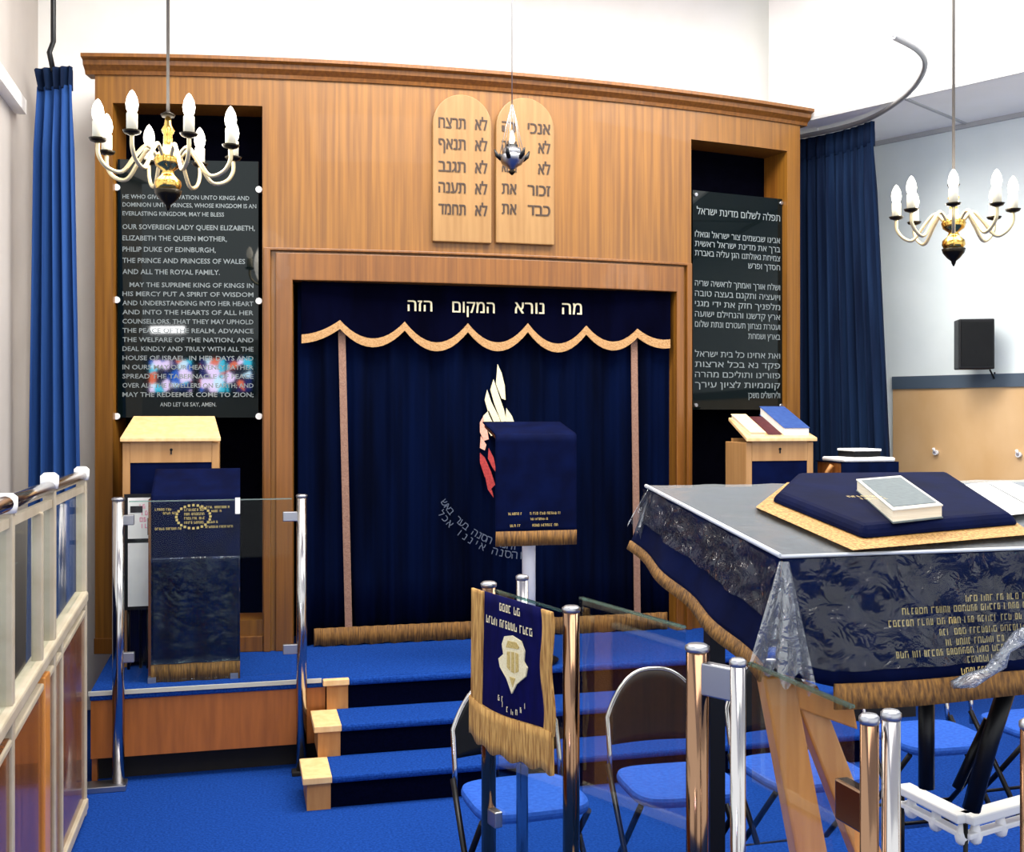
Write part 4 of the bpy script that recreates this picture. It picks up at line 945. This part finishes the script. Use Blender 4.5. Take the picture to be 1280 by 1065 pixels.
for a_, b_, y_ in ((1212, 1300, 750), (1130, 1300, 766), (1112, 1300, 781), (1175, 1300, 791), (1182, 1262, 803), (1118, 1262, 818), (1208, 1252, 824), (1198, 1240, 838)):
    p0 = at_wy(a_, y_, TY0 - .03); p1 = at_wy(b_, y_ - (b_ - a_) * .06, TY0 - .03)
    dxy = p1 - p0; z_ = (p0.z + p1.z) / 2
    g.scribble(lambda u, v: Vector((u, front((u - T0) / (T1 - T0), (v - HF) / (th_(TY0) - HF), .007).y, v)), p0.x, p1.x, z_ - .008, .016, rng)
finish('lettering', g, 'goldthread', tc_)
# clear plastic over the cloth
pv = thing('plastic_cover', 'crinkled clear plastic sheet over the navy table cloth', 'plastic sheet', (2.1, 2.8, 1.5))
rng = random.Random(4); ph_ = [rng.uniform(0, 6) for _ in range(8)]
def wob(a, b): return .004 * sin(a * 31 + ph_[0] + 2 * sin(b * 17)) + .003 * sin(b * 43 + ph_[1] + a * 13) + .003 * sin((a + b) * 57 + ph_[2])
finish('top_sheet', MB().grid(lambda u, v: Vector((lerp(T0 - .01, T1, u), lerp(TY0 - .012, TY1, v), th_(lerp(TY0, TY1, v)) + .012 + .25 * wob(lerp(T0, T1, u), lerp(TY0, TY1, v)))), 50, 30), 'plastictop', pv)
finish('front_sheet', MB().grid(lambda u, v: front(u, .12 + .88 * v, .016 + wob(u * 1.7, v * .3) * 1.2), 110, 24), 'plastic', pv)
finish('side_sheet', MB().grid(lambda u, v: left(u, .45 + .55 * v, .016 + wob(u * .9, v * .3)), 60, 16), 'plastic', pv)
def cone_fold(pts_a, pts_b, amp, nu=24, nv=14):
    def fn(u, v):
        p_ = Vector(pts_a[0]).lerp(Vector(pts_a[1]), u).lerp(Vector(pts_b[0]).lerp(Vector(pts_b[1]), u), v)
        w_ = amp * v * sin(u * 13 + 1.5 * v); return p_ + Vector((-.6 * w_, -.8 * w_, .02 * sin(u * 20) * v))
    return MB().grid(fn, nu, nv)
c_ = Vector((T0 - .02, TY0 - .02, th_(TY0)))
finish('corner_pleat', cone_fold((c_, c_ + Vector((.02, -.012, 0))), (c_ + Vector((-.085, -.02, -.24)), c_ + Vector((.07, -.055, -.30))), .028), 'plastic2', pv)
c_ = Vector((T0 - .02, TY1, th_(TY1) + .012))
finish('corner_flap', cone_fold((c_ + Vector((.0, -.05, 0)), c_ + Vector((.03, .01, 0))), (tp(786, 658, 3.40), tp(818, 676, 3.42)), .02), 'plastic2', pv)
finish('edge_fold', MB().tube([(T0 - .012, TY0 - .01, th_(TY0) + .012), (T0 - .012, TY1, th_(TY1) + .012)], .006, 6).tube([(T0 - .012, TY0 - .012, th_(TY0) + .01), (T1, TY0 - .012, th_(TY0) + .01)], .005, 6), 'plasticedge', pv)
tw = spline([tuple(tp(1290, 785, 2.6)), tuple(tp(1262, 808, 2.6)), tuple(tp(1246, 838, 2.6)), tuple(tp(1216, 852, 2.6)), tuple(tp(1186, 846, 2.6))], 6) if False else None
tw = [tp(1300, 780, 2.62), tp(1275, 797, 2.62), tp(1258, 812, 2.62), tp(1250, 828, 2.62), tp(1236, 840, 2.62), tp(1215, 850, 2.62), tp(1190, 856, 2.62)]
finish('twisted_strip', MB().tube(tw, [.014, .02, .012, .02, .013, .02, .01], 7), 'plastic2', pv)
# fringed mantle on the table
mt_ = thing('scroll_mantle', 'padded navy mantle with gold fringe lying on the plastic-covered table', 'mantle', at_table(1080, 650))
outl = [(944, 634), (984, 603), (1196, 600), (1292, 668), (1066, 688)]
inl = [(964, 628), (992, 601), (1188, 599), (1276, 657), (1078, 675)]
fb = MB(); fb.hexa([at_table(x_, y_, .014) for x_, y_ in outl], [at_table(x_, y_, .030) for x_, y_ in outl])
finish('fringe', fb, 'fringelight', mt_, bevel=.006)
ib = MB(); cpad = sum((at_table(x_, y_, .05) for x_, y_ in inl), Vector()) / 5
lo = [at_table(x_, y_, .030) for x_, y_ in inl]; hi = [p_.lerp(cpad, .07) + Vector((0, 0, .032)) for p_ in lo]
ib.hexa(lo, hi)
g = MB(); rng = random.Random(6); q0 = at_table(1062, 636, .075)
g.scribble(lambda u, v: Vector((q0.x + u, q0.y + v, at_table(1062, 636).z + .063 + v * .1276)), 0, .11, 0, .018, rng); g.scribble(lambda u, v: Vector((q0.x + u, q0.y + v, at_table(1062, 636).z + .063 + v * .1276)), .02, .10, -.03, .014, rng)
finish('pad', ib, 'cover', mt_, bevel=.014, ink=[(g, 'goldthread')])
def flat_book(name, corners, o0, o1, cover, page, label):
    cs = [at_table(x_, y_, o0) for x_, y_ in corners]; base_ = cs[0].copy()
    t = thing(name, label, 'book', sum(cs, Vector()) / 4); U = Vector((0, 0, 1)); c_ = sum(cs, Vector()) / 4
    ins_ = [p_.lerp(c_, .03) for p_ in cs]
    finish('cover', MB().poly(cs, U * .004), cover, t, bevel=.001); finish('page_block', MB().poly([p_ + U * .004 for p_ in ins_], U * (o1 - o0 - .008)), page, t)
    top_ = finish('cover', MB().poly([p_ + U * (o1 - o0 - .004) for p_ in cs], U * .004), 'creamedge', t, bevel=.001)
    finish('cover_inlay', MB().poly([p_.lerp(c_, .14) + U * (o1 - o0) for p_ in cs], U * .0015), cover, t)
flat_book('prayer_book', [(1116, 655), (1070, 614), (1126, 609), (1179, 648)], .062, .098, 'greycover', 'page', 'grey book with pale edges lying on the navy mantle')
bk = thing('open_booklet', 'open white booklet lying on the table behind the navy mantle', 'booklet', at_table(1240, 620))
def leafp(x0, y0, x1, y1, x2, y2, x3, y3, o): return MB().hexa([at_table(a_, b_, .016) for a_, b_ in ((x0, y0), (x1, y1), (x2, y2), (x3, y3))], [at_table(a_, b_, o) for a_, b_ in ((x0, y0), (x1, y1), (x2, y2), (x3, y3))])
finish('page_stack', leafp(1204, 606, 1232, 603, 1300, 640, 1262, 644, .034), 'paper', bk, bevel=.004)
finish('page_stack', leafp(1234, 603, 1262, 602, 1345, 636, 1302, 640, .034), 'paper', bk, bevel=.004)
# white frame under the table
wf = thing('white_frame', 'low white metal frame with round feet under the draped table', 'frame', (2.2, 2.9, BH))
P0, P1, P2_ = at_h(1128, 990, .60), at_h(1207, 1030, .60), at_h(1285, 1008, .60)
def bar(a, b, w_, hh): # flat bar lying level
    d_ = (b - a).normalized(); n2 = Vector((d_.y, -d_.x, 0)) * w_ / 2; return MB().hexa([a - n2, b - n2, b + n2, a + n2], [p_ + Vector((0, 0, hh)) for p_ in (a - n2, b - n2, b + n2, a + n2)])
finish('bar', bar(P0, P1, .06, .03), 'whitemetal', wf, bevel=.006); finish('bar', bar(P1, P2_, .06, .03), 'whitemetal', wf, bevel=.006)
dn = Vector((0, 0, -.045))
finish('bar', bar(P0 + dn, P1 + dn, .035, .018), 'whitemetal', wf, bevel=.004); finish('bar', bar(P1 + dn, P2_ + dn, .035, .018), 'whitemetal', wf, bevel=.004)
for k, (a_, b_) in enumerate(((P0, P1), (P1, P2_))):
    for s_ in (.15, .55, .95):
        q = a_.lerp(b_, s_); finish('knob', MB().lathe([(.008, -.07), (.018, -.062), (.022, -.045), (.016, -.025), (.01, .0)], q, 12), 'whitemetal', wf)
for q in (P0, P1, P2_):
    finish('leg', MB().tube([q, (q.x, q.y, BH)], .007, 8), 'black', wf, label='thin black leg')

# ------------------------------------------------------------------ light
w = bpy.data.worlds.new('daylight'); C.world = w; w.use_nodes = True
bg = w.node_tree.nodes['Background']; bg.inputs[0].default_value = (.93, .97, 1.0, 1); bg.inputs[1].default_value = 1.0
def area(name, loc, rot, sx, sy, e, col=(1, 1, 1)):
    l = bpy.data.lights.new(name, 'AREA'); l.shape = 'RECTANGLE'; l.size = sx; l.size_y = sy; l.energy = e; l.color = col
    o = bpy.data.objects.new(name, l); COL.objects.link(o); o.location = loc; o.rotation_euler = rot; return o
area('ceiling_fill', (1.4, 4.9, CEIL - .05), (0, 0, 0), 4.0, 1.4, 185, (1, .97, .92))  # unseen area lights added under the ceiling to brighten wall and room
area('ceiling_fill', (1.4, 1.0, CEIL - .05), (0, 0, 0), 3.5, 2.0, 80, (1, .97, .92))
area('ceiling_fill', (4.9, 3.6, CEIL - .05), (0, 0, 0), 2.0, 2.0, 70, (.95, .98, 1))
for nm, p_ in (('chandelier_light', at_z(210, 175, 4.5)), ('chandelier_light', at_z(1192, 250, 5.3))):
    l = bpy.data.lights.new(nm, 'POINT'); l.energy = 13; l.color = (1, .95, .86); l.shadow_soft_size = .25
    o = bpy.data.objects.new(nm, l); COL.objects.link(o); o.location = p_
C.view_settings.view_transform = 'Standard'; C.view_settings.look = 'None'; C.view_settings.gamma = 1; C.view_settings.exposure = .8
C.cycles.use_denoising = True
C.cycles.max_bounces = 8; C.cycles.transparent_max_bounces = 24
